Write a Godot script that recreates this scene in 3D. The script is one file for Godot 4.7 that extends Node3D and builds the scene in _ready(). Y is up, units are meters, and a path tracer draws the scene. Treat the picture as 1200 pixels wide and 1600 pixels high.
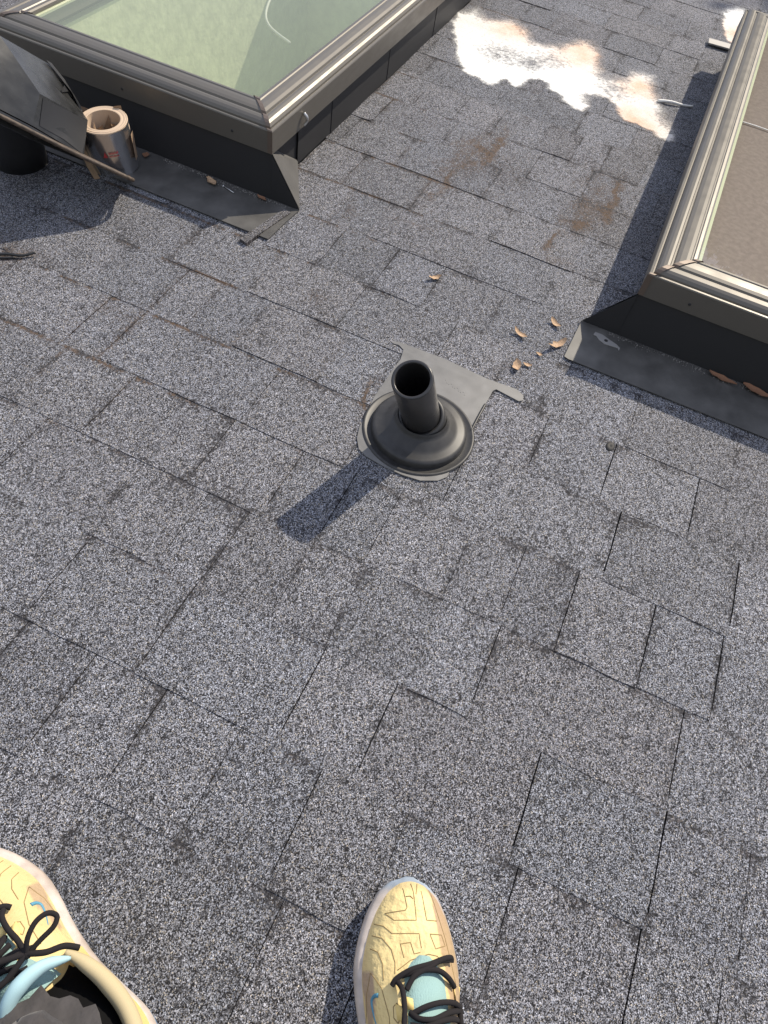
extends Node3D
# A low asphalt-shingle roof seen from a standing person's hands: two skylights, a plumbing vent, a loose roof vent.
# Everything on the roof is laid out in roof axes (x along the courses, y off the roof, z down the slope) and put in the world by RF.

const PITCH := 23.0
const EXPO := 0.1412
const Z0 := -0.0774
var RF: Transform3D
var rng := RandomNumberGenerator.new()
var taken := {}
var mats := {}
var rows := {}
var cam_roof: Transform3D
var wobble := FastNoiseLite.new()
var facet := 0

# ------------------------------------------------------------------ helpers
func numbered(n: String) -> String:
	if not taken.has(n):
		taken[n] = 0
		return n
	taken[n] += 1
	return "%s_%03d" % [n, taken[n]]

func tag(o: Node3D, label := "", category := "", group := "", kind := "") -> void:
	if label: o.set_meta("label", label)
	if category: o.set_meta("category", category)
	if group: o.set_meta("group", group)
	if kind: o.set_meta("kind", kind)

func thing(called: String, at: Vector3, turn: Basis = Basis()) -> Node3D:
	var o := Node3D.new()
	o.name = numbered(called)
	o.transform = RF * Transform3D(turn, at)
	add_child(o, true)
	return o

func part(called: String, mesh: Mesh, mat: Material, parent: Node3D) -> MeshInstance3D:
	var o := MeshInstance3D.new()
	o.name = called
	o.mesh = mesh
	o.material_override = mat
	parent.add_child(o, true)
	return o

func solo(called: String, mesh: Mesh, mat: Material, at: Vector3, turn: Basis = Basis()) -> MeshInstance3D:
	var o := MeshInstance3D.new()
	o.name = numbered(called)
	o.mesh = mesh
	o.material_override = mat
	o.transform = RF * Transform3D(turn, at)
	add_child(o, true)
	return o

func begin(smooth := false) -> SurfaceTool:
	var st := SurfaceTool.new()
	st.begin(Mesh.PRIMITIVE_TRIANGLES)
	st.set_smooth_group(0 if smooth else -1)
	return st

func done(st: SurfaceTool) -> ArrayMesh:
	st.generate_normals()
	return st.commit()

func tri(st: SurfaceTool, a: Vector3, b: Vector3, c: Vector3, out: Vector3) -> void:
	if (b - a).cross(c - a).dot(out) > 0.0:
		st.add_vertex(a); st.add_vertex(c); st.add_vertex(b)
	else:
		st.add_vertex(a); st.add_vertex(b); st.add_vertex(c)

func quad(st: SurfaceTool, a: Vector3, b: Vector3, c: Vector3, d: Vector3, out: Vector3) -> void:
	tri(st, a, b, c, out)
	tri(st, a, c, d, out)

func box(st: SurfaceTool, lo: Vector3, hi: Vector3) -> void:
	var p := []
	for i in 8:
		p.append(Vector3(hi.x if i & 1 else lo.x, hi.y if i & 2 else lo.y, hi.z if i & 4 else lo.z))
	quad(st, p[0], p[2], p[6], p[4], Vector3.LEFT)
	quad(st, p[1], p[3], p[7], p[5], Vector3.RIGHT)
	quad(st, p[0], p[1], p[5], p[4], Vector3.DOWN)
	quad(st, p[2], p[3], p[7], p[6], Vector3.UP)
	quad(st, p[0], p[1], p[3], p[2], Vector3.FORWARD)
	quad(st, p[4], p[5], p[7], p[6], Vector3.BACK)

# rings of equal length joined into a skin; each ring closed
func loft(st: SurfaceTool, rings: Array, cap0 := true, cap1 := true, closed := true) -> void:
	var cs := []
	for r in rings:
		var c := Vector3.ZERO
		for p in r: c += p
		cs.append(c / r.size())
	for i in rings.size() - 1:
		var a: Array = rings[i]
		var b: Array = rings[i + 1]
		var c: Vector3 = (cs[i] + cs[i + 1]) * 0.5
		for j in (a.size() if closed else a.size() - 1):
			var k: int = (j + 1) % a.size()
			var m: Vector3 = (a[j] + a[k] + b[j] + b[k]) * 0.25
			quad(st, a[j], a[k], b[k], b[j], m - c)
	if cap0: fan(st, rings[0], cs[0] - cs[1])
	if cap1: fan(st, rings[-1], cs[-1] - cs[-2])

func fan(st: SurfaceTool, ring: Array, out: Vector3) -> void:
	var c := Vector3.ZERO
	for p in ring: c += p
	c /= ring.size()
	for j in ring.size():
		tri(st, c, ring[j], ring[(j + 1) % ring.size()], out)

func circle(c: Vector3, u: Vector3, v: Vector3, r: float, n: int) -> Array:
	var a := []
	for i in n:
		a.append(c + (u * cos(TAU * i / n) + v * sin(TAU * i / n)) * r)
	return a

func tube(st: SurfaceTool, pts: Array, r: float, n := 8, r_end := -1.0, caps := true) -> void:
	var rings := []
	var up := Vector3(0.31, 0.9, 0.27).normalized()
	for i in pts.size():
		var d: Vector3 = (pts[mini(i + 1, pts.size() - 1)] - pts[maxi(i - 1, 0)]).normalized()
		var u: Vector3 = up.cross(d).normalized()
		var v: Vector3 = d.cross(u).normalized()
		var rr: float = r if r_end < 0.0 else lerpf(r, r_end, float(i) / (pts.size() - 1))
		rings.append(circle(pts[i], u, v, rr, n))
	loft(st, rings, caps, caps)

# profile of (radius, height) spun round an axis
func lathe(st: SurfaceTool, base: Vector3, axis: Vector3, prof: Array, n := 48, cap0 := false, cap1 := false) -> void:
	var u: Vector3 = axis.cross(Vector3(0.2, 0.1, 1)).normalized()
	var v: Vector3 = axis.cross(u).normalized()
	for i in prof.size() - 1:
		var p: Vector2 = prof[i]
		var q: Vector2 = prof[i + 1]
		var nrm := Vector2(q.y - p.y, -(q.x - p.x))  # outward in (r, h) for a profile that runs upwards outside
		for j in n:
			var a0 := TAU * j / n
			var a1 := TAU * (j + 1) / n
			var e0: Vector3 = u * cos(a0) + v * sin(a0)
			var e1: Vector3 = u * cos(a1) + v * sin(a1)
			var out: Vector3 = (e0 + e1) * 0.5 * nrm.x + axis * nrm.y
			quad(st, base + e0 * p.x + axis * p.y, base + e1 * p.x + axis * p.y, base + e1 * q.x + axis * q.y, base + e0 * q.x + axis * q.y, out)

func tube_r(st: SurfaceTool, pts: Array, radii: Array, n := 12, flat := 1.0) -> void:
	var rings := []
	for i in pts.size():
		var d: Vector3 = (pts[mini(i + 1, pts.size() - 1)] - pts[maxi(i - 1, 0)]).normalized()
		var u: Vector3 = Vector3.UP.cross(d).normalized()
		var v: Vector3 = d.cross(u).normalized()
		var f := float(i) / (pts.size() - 1) * (radii.size() - 1)
		var k := mini(int(f), radii.size() - 2)
		var r: float = lerpf(radii[k], radii[k + 1], f - k)
		var ring := []
		for j in n: ring.append(pts[i] + u * cos(TAU * j / n) * r * flat + v * sin(TAU * j / n) * r)
		rings.append(ring)
	loft(st, rings)

func spline(pts: Array, n := 6) -> Array:
	var out := []
	for i in pts.size() - 1:
		var p0: Vector3 = pts[maxi(i - 1, 0)]
		var p3: Vector3 = pts[mini(i + 2, pts.size() - 1)]
		for k in n:
			out.append(pts[i].cubic_interpolate(pts[i + 1], p0, p3, float(k) / n))
	out.append(pts[-1])
	return out

# a flat outline (x, z) raised to a plate
func plate(st: SurfaceTool, outline: PackedVector2Array, y0: float, y1: float) -> void:
	var t := Geometry2D.triangulate_polygon(outline)
	for i in range(0, t.size(), 3):
		var a := outline[t[i]]
		var b := outline[t[i + 1]]
		var c := outline[t[i + 2]]
		tri(st, Vector3(a.x, y1, a.y), Vector3(b.x, y1, b.y), Vector3(c.x, y1, c.y), Vector3.UP)
		tri(st, Vector3(a.x, y0, a.y), Vector3(b.x, y0, b.y), Vector3(c.x, y0, c.y), Vector3.DOWN)
	var cw := Geometry2D.is_polygon_clockwise(outline)
	for i in outline.size():
		var a := outline[i]
		var b := outline[(i + 1) % outline.size()]
		var o := (b - a).orthogonal() * (1.0 if cw else -1.0)
		quad(st, Vector3(a.x, y0, a.y), Vector3(b.x, y0, b.y), Vector3(b.x, y1, b.y), Vector3(a.x, y1, a.y), Vector3(-o.x, 0, -o.y))

func pick(table: Array, f: Array) -> float:  # linear table lookup f = [value], table of Vector2
	for i in table.size() - 1:
		if f[0] <= table[i + 1].x:
			return lerpf(table[i].y, table[i + 1].y, clampf((f[0] - table[i].x) / (table[i + 1].x - table[i].x), 0, 1))
	return table[-1].y

func curve(table: Array, x: float) -> float:  # smooth table lookup
	for i in table.size() - 1:
		if x <= table[i + 1].x:
			var t := clampf((x - table[i].x) / (table[i + 1].x - table[i].x), 0, 1)
			return cubic_interpolate(table[i].y, table[i + 1].y, table[maxi(i - 1, 0)].y, table[mini(i + 2, table.size() - 1)].y, t)
	return table[-1].y

# ------------------------------------------------------------------ textures and materials
func lin(r: float, g: float, b: float) -> Color:
	return Color(r, g, b).linear_to_srgb()

func plain_mat(called: String, c: Color, rough: float, metal := 0.0, spec := 0.5) -> StandardMaterial3D:
	var m := StandardMaterial3D.new()
	m.resource_name = called
	m.albedo_color = c
	m.roughness = rough
	m.metallic = metal
	m.metallic_specular = spec
	mats[called] = m
	return m

func noise_tex(freq: float, lo: float, hi: float, sd: int, size := 256, oct := 4, as_normal := false, bump := 4.0) -> NoiseTexture2D:
	var n := FastNoiseLite.new()
	n.noise_type = FastNoiseLite.TYPE_SIMPLEX_SMOOTH
	n.seed = sd
	n.frequency = freq
	n.fractal_octaves = oct
	var t := NoiseTexture2D.new()
	t.width = size
	t.height = size
	t.seamless = true
	t.noise = n
	t.generate_mipmaps = false
	if as_normal:
		t.as_normal_map = true
		t.bump_strength = bump
	else:
		var g := Gradient.new()
		g.set_color(0, Color(lo, lo, lo))
		g.set_color(1, Color(hi, hi, hi))
		t.color_ramp = g
	return t

# mineral granules stamped one over another, with their relief
func granules(n: int, sd: int) -> Array:
	var r := RandomNumberGenerator.new()
	r.seed = sd
	var rgb := PackedByteArray()
	rgb.resize(n * n * 3)
	var hgt := PackedByteArray()
	hgt.resize(n * n)
	for i in n * n:
		rgb[i * 3] = 30; rgb[i * 3 + 1] = 29; rgb[i * 3 + 2] = 32  # dark asphalt base; shade between the grains is painted in with it
	for i in n * n / 4.6:
		var cx := r.randf() * n
		var cy := r.randf() * n
		var rad := 0.75 + r.randf() * 1.05
		var k := r.randf()
		var v := 0.0
		var tint := Color(1, 1, 1)
		if k < 0.45: v = r.randf_range(120, 152)
		elif k < 0.67: v = r.randf_range(150, 184)
		elif k < 0.73: v = r.randf_range(184, 222)
		elif k < 0.85: v = r.randf_range(80, 118)
		else: v = r.randf_range(28, 56)
		var w := r.randf()
		if w < 0.10: tint = Color(1.05, 0.99, 0.90)
		elif w < 0.28: tint = Color(0.95, 0.98, 1.05)
		else: tint = Color(0.981, 0.981, 1.022)
		var h := r.randi_range(90, 230)
		var cr := int(clampf(v * tint.r, 0, 255))
		var cg := int(clampf(v * tint.g, 0, 255))
		var cb := int(clampf(v * tint.b, 0, 255))
		for y in range(int(floor(cy - rad)), int(ceil(cy + rad)) + 1):
			for x in range(int(floor(cx - rad)), int(ceil(cx + rad)) + 1):
				if (x - cx) * (x - cx) + (y - cy) * (y - cy) < rad * rad:
					var at := posmod(y, n) * n + posmod(x, n)
					rgb[at * 3] = cr; rgb[at * 3 + 1] = cg; rgb[at * 3 + 2] = cb
					hgt[at] = h
	var im := Image.create_from_data(n, n, false, Image.FORMAT_RGB8, rgb)
	var hm := Image.create_from_data(n, n, false, Image.FORMAT_L8, hgt)
	hm.convert(Image.FORMAT_RGB8)
	hm.bump_map_to_normal_map(2.2)
	return [ImageTexture.create_from_image(im), ImageTexture.create_from_image(hm)]

# dirt, lost granules and rust-brown runoff over the part of the roof that shows; x -2..1.2, z -3.7..0.5
func wear_map(n: int) -> ImageTexture:
	var f := []
	for k in 4:
		var nz := FastNoiseLite.new()
		nz.noise_type = FastNoiseLite.TYPE_SIMPLEX_SMOOTH
		nz.seed = 11 + k * 7
		nz.frequency = [0.006, 0.03, 0.16, 0.006][k]
		nz.fractal_octaves = [4, 4, 2, 3][k]
		var im := nz.get_image(n, n)
		im.convert(Image.FORMAT_L8)
		f.append(im.get_data())
	var r := RandomNumberGenerator.new()
	r.seed = 5
	# brown runoff stains: x, z, half width, half length, strength
	var stains := [[-0.37, -1.66, 0.05, 0.17, 0.75], [-0.42, -1.60, 0.022, 0.13, 0.8], [-0.345, -1.72, 0.016, 0.14, 0.9], [-0.39, -1.47, 0.018, 0.09, 0.85], [-0.28, -1.62, 0.08, 0.16, 0.35], [-0.06, -1.64, 0.07, 0.15, 0.5], [-0.025, -1.66, 0.014, 0.13, 0.9], [-0.075, -1.54, 0.03, 0.07, 0.85], [-0.11, -1.44, 0.014, 0.09, 0.9], [-0.08, -1.36, 0.05, 0.02, 0.5], [-0.10, -1.72, 0.06, 0.12, 0.25], [-0.97, -0.79, 0.06, 0.05, 0.6],
		[-0.52, -1.26, 0.02, 0.05, 0.5], [-0.46, -0.95, 0.05, 0.03, 0.45], [-0.40, -1.30, 0.08, 0.012, 0.5], [-0.26, -0.80, 0.012, 0.05, 0.8], [-0.73, -0.78, 0.05, 0.04, 0.4], [-0.06, -1.02, 0.06, 0.05, 0.25], [0.1, -1.0, 0.02, 0.02, 0.3]]
	# how near the tab edges of a course each column lies, weighted by how dirty that edge is
	var seams := {}
	for k in rows:
		var field := PackedFloat32Array()
		field.resize(n)
		for p in rows[k]:
			var w := r.randf_range(0.25, 1.0)
			for i in range(maxi(0, int((p.x0 + 2.0 - 0.03) / 3.2 * n)), mini(n, int((p.x0 + 2.0 + 0.03) / 3.2 * n))):
				field[i] = maxf(field[i], w * exp(-absf(-2.0 + 3.2 * (i + 0.5) / n - p.x0) / 0.0055))
		seams[k] = field
	var out := PackedByteArray()
	out.resize(n * n * 4)
	for j in n:
		var z := -3.7 + 4.2 * (j + 0.5) / n
		var kr := (Z0 - z) / EXPO
		var row := int(floor(kr))
		var below := (1.0 - (kr - row)) * EXPO  # distance down from the butt edge above
		var seam: PackedFloat32Array = seams[row] if seams.has(row) else seams[0]
		var near := []
		for s in stains:
			if absf(z - s[1]) < s[3] * 1.8: near.append(s)
		for i in n:
			var at := j * n + i
			var x := -2.0 + 3.2 * (i + 0.5) / n
			var n0: float = f[0][at] / 255.0
			var n1: float = f[1][at] / 255.0
			var n2: float = f[2][at] / 255.0
			var n3: float = f[3][at] / 255.0
			# lost granules: dark specks, denser in patches and along edges
			var dens := 0.02 + 0.26 * smoothstep(0.50, 0.75, n2) + 0.22 * smoothstep(0.5, 0.75, n0) * smoothstep(0.4, 0.7, n1)
			dens += 0.95 * exp(-below / 0.008) * smoothstep(0.45, 0.68, n1)
			dens += 0.25 * exp(-(EXPO - below) / 0.012) * smoothstep(0.5, 0.7, n0)
			dens += 0.95 * seam[i] * smoothstep(0.36, 0.62, n1)
			# crusty brown dirt lines, most of it on the older left half
			var left := smoothstep(-0.1, -0.6, x) * smoothstep(-0.35, -0.7, z)
			var brown := 0.0
			var grime := 0.4 + 1.0 * n1
			brown += (0.3 + 0.7 * left) * exp(-pow((below - 0.0035) / 0.0045, 2.0)) * smoothstep(0.45 - 0.05 * left, 0.60 - 0.05 * left, n1 * 0.6 + n3 * 0.4)
			brown += (0.1 + 0.6 * left) * seam[i] * smoothstep(0.45, 0.62, n3)
			for s in near:
				var e := pow((x - s[0] + (n1 - 0.5) * 0.05) / s[2], 2.0) + pow((z - s[1] + (n0 - 0.5) * 0.1) / s[3], 2.0)
				brown += s[4] * exp(-e * 1.6) * grime
			brown = minf(brown, 0.85)
			var a := 0.0
			var c := Vector3(0, 0, 0)
			var q := r.randf()
			if q < dens:
				a = 0.55 + 0.45 * r.randf()
				c = Vector3(36, 34, 36)
			elif brown > 0.02 and r.randf() < brown + 0.25:
				a = minf(1.0, brown * (0.75 + 0.6 * r.randf()))
				c = Vector3(80, 64, 50)
			elif r.randf() < 0.006:
				a = 0.6
				c = Vector3(222, 216, 208)
			out[at * 4] = int(c.x); out[at * 4 + 1] = int(c.y); out[at * 4 + 2] = int(c.z); out[at * 4 + 3] = int(a * 255)
	return ImageTexture.create_from_image(Image.create_from_data(n, n, false, Image.FORMAT_RGBA8, out))

func fixed_slots() -> Array:  # row, x of tab edges that the place shows
	return [[-1, -0.029], [-1, 0.16], [-1, 0.30], [0, -0.166], [0, -0.375], [0, 0.348], [0, 0.06], [1, 0.186], [1, -0.015], [1, -0.486], [1, -0.32], [1, 0.352], [2, -0.318], [2, 0.082], [2, 0.35], [2, -0.5],
		[3, -0.133], [3, 0.281], [3, 0.385], [3, -0.427], [3, -0.615], [3, 0.075], [4, 0.195], [4, 0.39], [4, -0.761], [4, -0.69], [4, -0.42], [5, 0.303], [5, -0.69], [5, -0.615], [5, 0.03], [7, -0.5], [7, -0.38], [8, -0.46], [9, -0.42],
		[11, -0.46], [11, -0.1], [12, -0.48], [12, -0.09], [13, -0.05], [11, -0.64], [14, 0.0], [14, -0.45]]

func make_materials() -> void:
	var g := granules(1024, 3)
	var m := plain_mat("shingle", Color.WHITE, 0.9)
	m.albedo_texture = g[0]
	m.normal_enabled = true
	m.normal_texture = g[1]
	m.normal_scale = 0.65
	m.vertex_color_use_as_albedo = true
	m.metallic_specular = 0.4
	m.detail_enabled = true
	m.detail_albedo = null
	m.detail_uv_layer = BaseMaterial3D.DETAIL_UV_2
	m.detail_blend_mode = BaseMaterial3D.BLEND_MODE_MIX
	plain_mat("felt", lin(0.018, 0.018, 0.02), 0.95)
	var f := plain_mat("frame", lin(0.125, 0.115, 0.10), 0.52, 0.4)
	f.roughness_texture = noise_tex(0.02, 0.75, 1.0, 41)
	f.uv1_triplanar = true
	f.uv1_scale = Vector3(3, 9, 3)
	var fl := plain_mat("flashing", lin(0.11, 0.106, 0.10), 0.6, 0.12)
	fl.albedo_texture = noise_tex(0.012, 0.72, 1.0, 43)
	fl.roughness_texture = noise_tex(0.02, 0.7, 1.0, 44)
	fl.uv1_triplanar = true
	fl.uv1_scale = Vector3(4, 4, 4)
	plain_mat("curb", lin(0.022, 0.022, 0.024), 0.6, 0.2)
	plain_mat("cover", lin(0.13, 0.10, 0.08), 0.45, 0.4)
	plain_mat("gasket", lin(0.42, 0.47, 0.30), 0.7)
	var lead := plain_mat("lead", lin(0.155, 0.153, 0.15), 0.55, 0.15)
	lead.albedo_texture = noise_tex(0.008, 0.86, 1.0, 45, 256, 2)
	lead.roughness_texture = noise_tex(0.03, 0.75, 1.0, 46)
	lead.uv1_triplanar = true
	lead.uv1_scale = Vector3(9, 9, 9)
	var bp := plain_mat("boot", lin(0.034, 0.033, 0.033), 0.5)
	bp.albedo_texture = noise_tex(0.02, 0.65, 1.0, 47)
	bp.uv1_triplanar = true
	bp.uv1_scale = Vector3(10, 10, 10)
	var pp := plain_mat("pipe", lin(0.026, 0.025, 0.025), 0.36)
	pp.roughness_texture = noise_tex(0.03, 0.7, 1.0, 48)
	pp.uv1_triplanar = true
	pp.uv1_scale = Vector3(8, 8, 8)
	var hd := plain_mat("hood", lin(0.05, 0.0505, 0.05), 0.33, 0.1)
	hd.albedo_texture = noise_tex(0.014, 0.5, 1.0, 49)
	hd.roughness_texture = noise_tex(0.02, 0.65, 1.0, 50)
	hd.uv1_triplanar = true
	hd.uv1_scale = Vector3(7, 7, 7)
	plain_mat("black", lin(0.02, 0.02, 0.021), 0.4)
	var rust := plain_mat("flange_edge", lin(0.17, 0.12, 0.085), 0.7)
	rust.albedo_texture = noise_tex(0.05, 0.35, 1.0, 51)
	rust.uv1_triplanar = true
	rust.uv1_scale = Vector3(8, 8, 8)
	plain_mat("foil", lin(0.62, 0.62, 0.64), 0.27, 0.95)
	var kraft := plain_mat("kraft", lin(0.40, 0.27, 0.17), 0.8)
	kraft.albedo_texture = noise_tex(0.03, 0.7, 1.0, 52)
	kraft.uv1_triplanar = true
	kraft.uv1_scale = Vector3(9, 9, 9)
	plain_mat("card", lin(0.50, 0.38, 0.27), 0.85)
	plain_mat("red", lin(0.42, 0.05, 0.05), 0.5)
	var gl := plain_mat("glass", Color(1, 1, 1, 0.02), 0.02, 0.0, 0.7)
	gl.transparency = BaseMaterial3D.TRANSPARENCY_ALPHA
	gl.albedo_color = Color(0.72, 0.76, 0.60, 0.2)
	var g2: StandardMaterial3D = gl.duplicate()
	g2.albedo_color = Color(0.75, 0.68, 0.62, 0.05)
	mats["glass_clear"] = g2
	var wl := plain_mat("well", lin(0.56, 0.62, 0.39), 0.9)
	wl.albedo_texture = noise_tex(0.02, 0.86, 1.0, 53)
	wl.normal_enabled = true
	wl.normal_texture = noise_tex(0.05, 0, 1, 54, 256, 3, true, 0.8)
	wl.uv1_triplanar = true
	wl.uv1_scale = Vector3(3, 3, 3)
	var bl := plain_mat("blind", lin(0.20, 0.165, 0.137), 0.9)
	bl.albedo_texture = noise_tex(0.04, 0.82, 1.0, 55, 512, 5)
	bl.uv1_triplanar = true
	bl.uv1_scale = Vector3(3, 3, 3)
	plain_mat("pale_tone", lin(0.42, 0.45, 0.36), 0.8)
	plain_mat("white", lin(0.75, 0.74, 0.70), 0.6)
	plain_mat("steel", lin(0.55, 0.55, 0.56), 0.35, 0.9)
	var lf := plain_mat("husk", lin(0.64, 0.43, 0.26), 0.75)
	lf.albedo_texture = noise_tex(0.05, 0.6, 1.0, 56)
	lf.uv1_triplanar = true
	lf.uv1_scale = Vector3(20, 20, 20)
	lf.backlight_enabled = true
	lf.backlight = Color(0.25, 0.18, 0.1)
	plain_mat("rot", lin(0.20, 0.10, 0.055), 0.85)
	plain_mat("tar", lin(0.012, 0.011, 0.011), 0.7)
	# shoes and clothes
	var up := plain_mat("upper", Color.WHITE, 0.62)
	up.vertex_color_use_as_albedo = true
	up.rim_enabled = true
	up.rim = 0.15
	up.normal_enabled = true
	up.normal_texture = noise_tex(0.03, 0, 1, 57, 256, 5, true, 5.0)
	up.uv1_triplanar = true
	up.uv1_scale = Vector3(12, 12, 12)
	var so := plain_mat("sole", Color.WHITE, 0.7)
	so.vertex_color_use_as_albedo = true
	so.albedo_texture = noise_tex(0.02, 0.8, 1.0, 58)
	so.uv1_triplanar = true
	so.uv1_scale = Vector3(10, 10, 10)
	plain_mat("stitch", lin(0.26, 0.18, 0.075), 0.8)
	var tg := plain_mat("tongue", lin(0.23, 0.36, 0.35), 0.9)
	tg.normal_enabled = true
	tg.normal_texture = noise_tex(0.12, 0, 1, 59, 256, 1, true, 1.6)
	tg.uv1_triplanar = true
	tg.uv1_scale = Vector3(16, 16, 16)
	var lc := plain_mat("lace", lin(0.020, 0.018, 0.019), 0.9, 0.0, 0.2)
	lc.rim_enabled = true
	lc.rim = 0.1
	plain_mat("yellow", lin(0.70, 0.53, 0.20), 0.65)
	plain_mat("lining", lin(0.42, 0.35, 0.21), 0.85)
	plain_mat("blue", lin(0.08, 0.25, 0.36), 0.6)
	var sk := plain_mat("sock", lin(0.007, 0.007, 0.0075), 0.95, 0.0, 0.15)
	sk.uv1_triplanar = true
	var cl := plain_mat("trousers", lin(0.06, 0.055, 0.056), 0.92)
	cl.rim_enabled = true
	cl.rim = 0.5
	cl.albedo_texture = noise_tex(0.03, 0.7, 1.0, 61)
	cl.normal_enabled = true
	cl.normal_texture = noise_tex(0.03, 0, 1, 62, 256, 4, true, 6.0)
	cl.uv1_triplanar = true
	cl.uv1_scale = Vector3(8, 8, 8)
	var bk := plain_mat("bark", lin(0.10, 0.075, 0.055), 0.95)
	bk.albedo_texture = noise_tex(0.03, 0.5, 1.0, 63)
	bk.uv1_triplanar = true
	var le := plain_mat("leaf", lin(0.05, 0.075, 0.03), 0.6)
	le.backlight_enabled = true
	le.backlight = Color(0.25, 0.35, 0.1)
	plain_mat("ground", lin(0.10, 0.12, 0.06), 0.95).albedo_texture = noise_tex(0.02, 0.6, 1.0, 64)
	mats["ground"].uv1_triplanar = true
	mats["ground"].uv1_scale = Vector3(0.4, 0.4, 0.4)

# ------------------------------------------------------------------ the shingles
func roof_h(x: float, z: float) -> float:
	var k := int(floor((Z0 - z) / EXPO))
	var zl := Z0 - EXPO * k
	var t := clampf((z - (zl - EXPO)) / EXPO, 0.0, 1.0)
	for p in rows.get(k, []):
		if x >= p.x0 and x < p.x1:
			return 0.0015 + 0.0010 * t + p.h * clampf(t * 3.0 + 0.3, 0.0, 1.0)
	return 0.004

func piece_mesh(st: SurfaceTool, p: Dictionary) -> void:
	var nx := clampi(int(ceil((p.x1 - p.x0) / 0.05)), 2, 3)
	var nz := 3
	var g := []
	var zl: float = p.zl
	var zu: float = p.zu
	for j in nz + 1:
		var line := []
		for i in nx + 1:
			var x: float = lerpf(p.x0 + p.gap, p.x1 - p.gap, float(i) / nx)
			var z := lerpf(zu, zl, float(j) / nz)
			if j == nz: z += p.slip + 0.0035 * wobble.get_noise_2d(x * 900.0, p.k * 37.0)
			if i == 0 or i == nx: x += 0.0014 * wobble.get_noise_2d(z * 700.0, x * 900.0 + 50.0)
			var t: float = (z - (p.z0 - EXPO)) / EXPO
			var y: float = 0.0015 + 0.0010 * t + p.h * clampf(t * 3.0 + 0.3, 0, 1) - p.droop * smoothstep(0.82, 1.0, t) + 0.0005 * wobble.get_noise_2d(x * 300.0 + 7.0, z * 300.0)
			line.append(Vector3(x, y, z))
		g.append(line)
	var uo: Vector2 = p.uv
	var put := func(a: Vector3, b: Vector3, c: Vector3, out: Vector3, tone: Color):
		var vs := [a, c, b] if (b - a).cross(c - a).dot(out) > 0.0 else [a, b, c]
		for v in vs:
			st.set_color(tone)
			st.set_uv(Vector2(v.x, v.z) / 0.42 + uo)
			st.set_uv2(Vector2((v.x + 2.0) / 3.2, (v.z + 3.7) / 4.2))
			st.add_vertex(v)
	var top: Color = p.tone
	var cut := Color(0.42, 0.38, 0.35)
	for j in nz:
		for i in nx:
			put.call(g[j][i], g[j][i + 1], g[j + 1][i + 1], Vector3.UP, top)
			put.call(g[j][i], g[j + 1][i + 1], g[j + 1][i], Vector3.UP, top)
	var sink := Vector3(0, -0.007, 0)
	for i in nx:
		var a: Vector3 = g[nz][i]
		var b: Vector3 = g[nz][i + 1]
		put.call(a, b, b + sink, Vector3.BACK, cut)
		put.call(a, b + sink, a + sink, Vector3.BACK, cut)
	for j in nz:
		for e in [[0, Vector3.LEFT], [nx, Vector3.RIGHT]]:
			var a: Vector3 = g[j][e[0]]
			var b: Vector3 = g[j + 1][e[0]]
			put.call(a, b, b + sink, e[1], cut)
			put.call(a, b + sink, a + sink, e[1], cut)

func seen_by_camera(p: Vector3) -> float:  # metres from the lens if it is in the picture, else -1
	var q: Vector3 = cam_roof.affine_inverse() * p
	if q.z > -0.05: return -1.0
	var t := tan(deg_to_rad(72.06) * 0.5)
	if absf(q.y / q.z) > t * 1.06 or absf(q.x / q.z) > t * 0.75 * 1.09: return -1.0
	return q.length()

const WELLS := [[-1.343, -0.698, -2.64, -1.212], [0.110, 0.757, -2.64, -1.212]]

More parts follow.
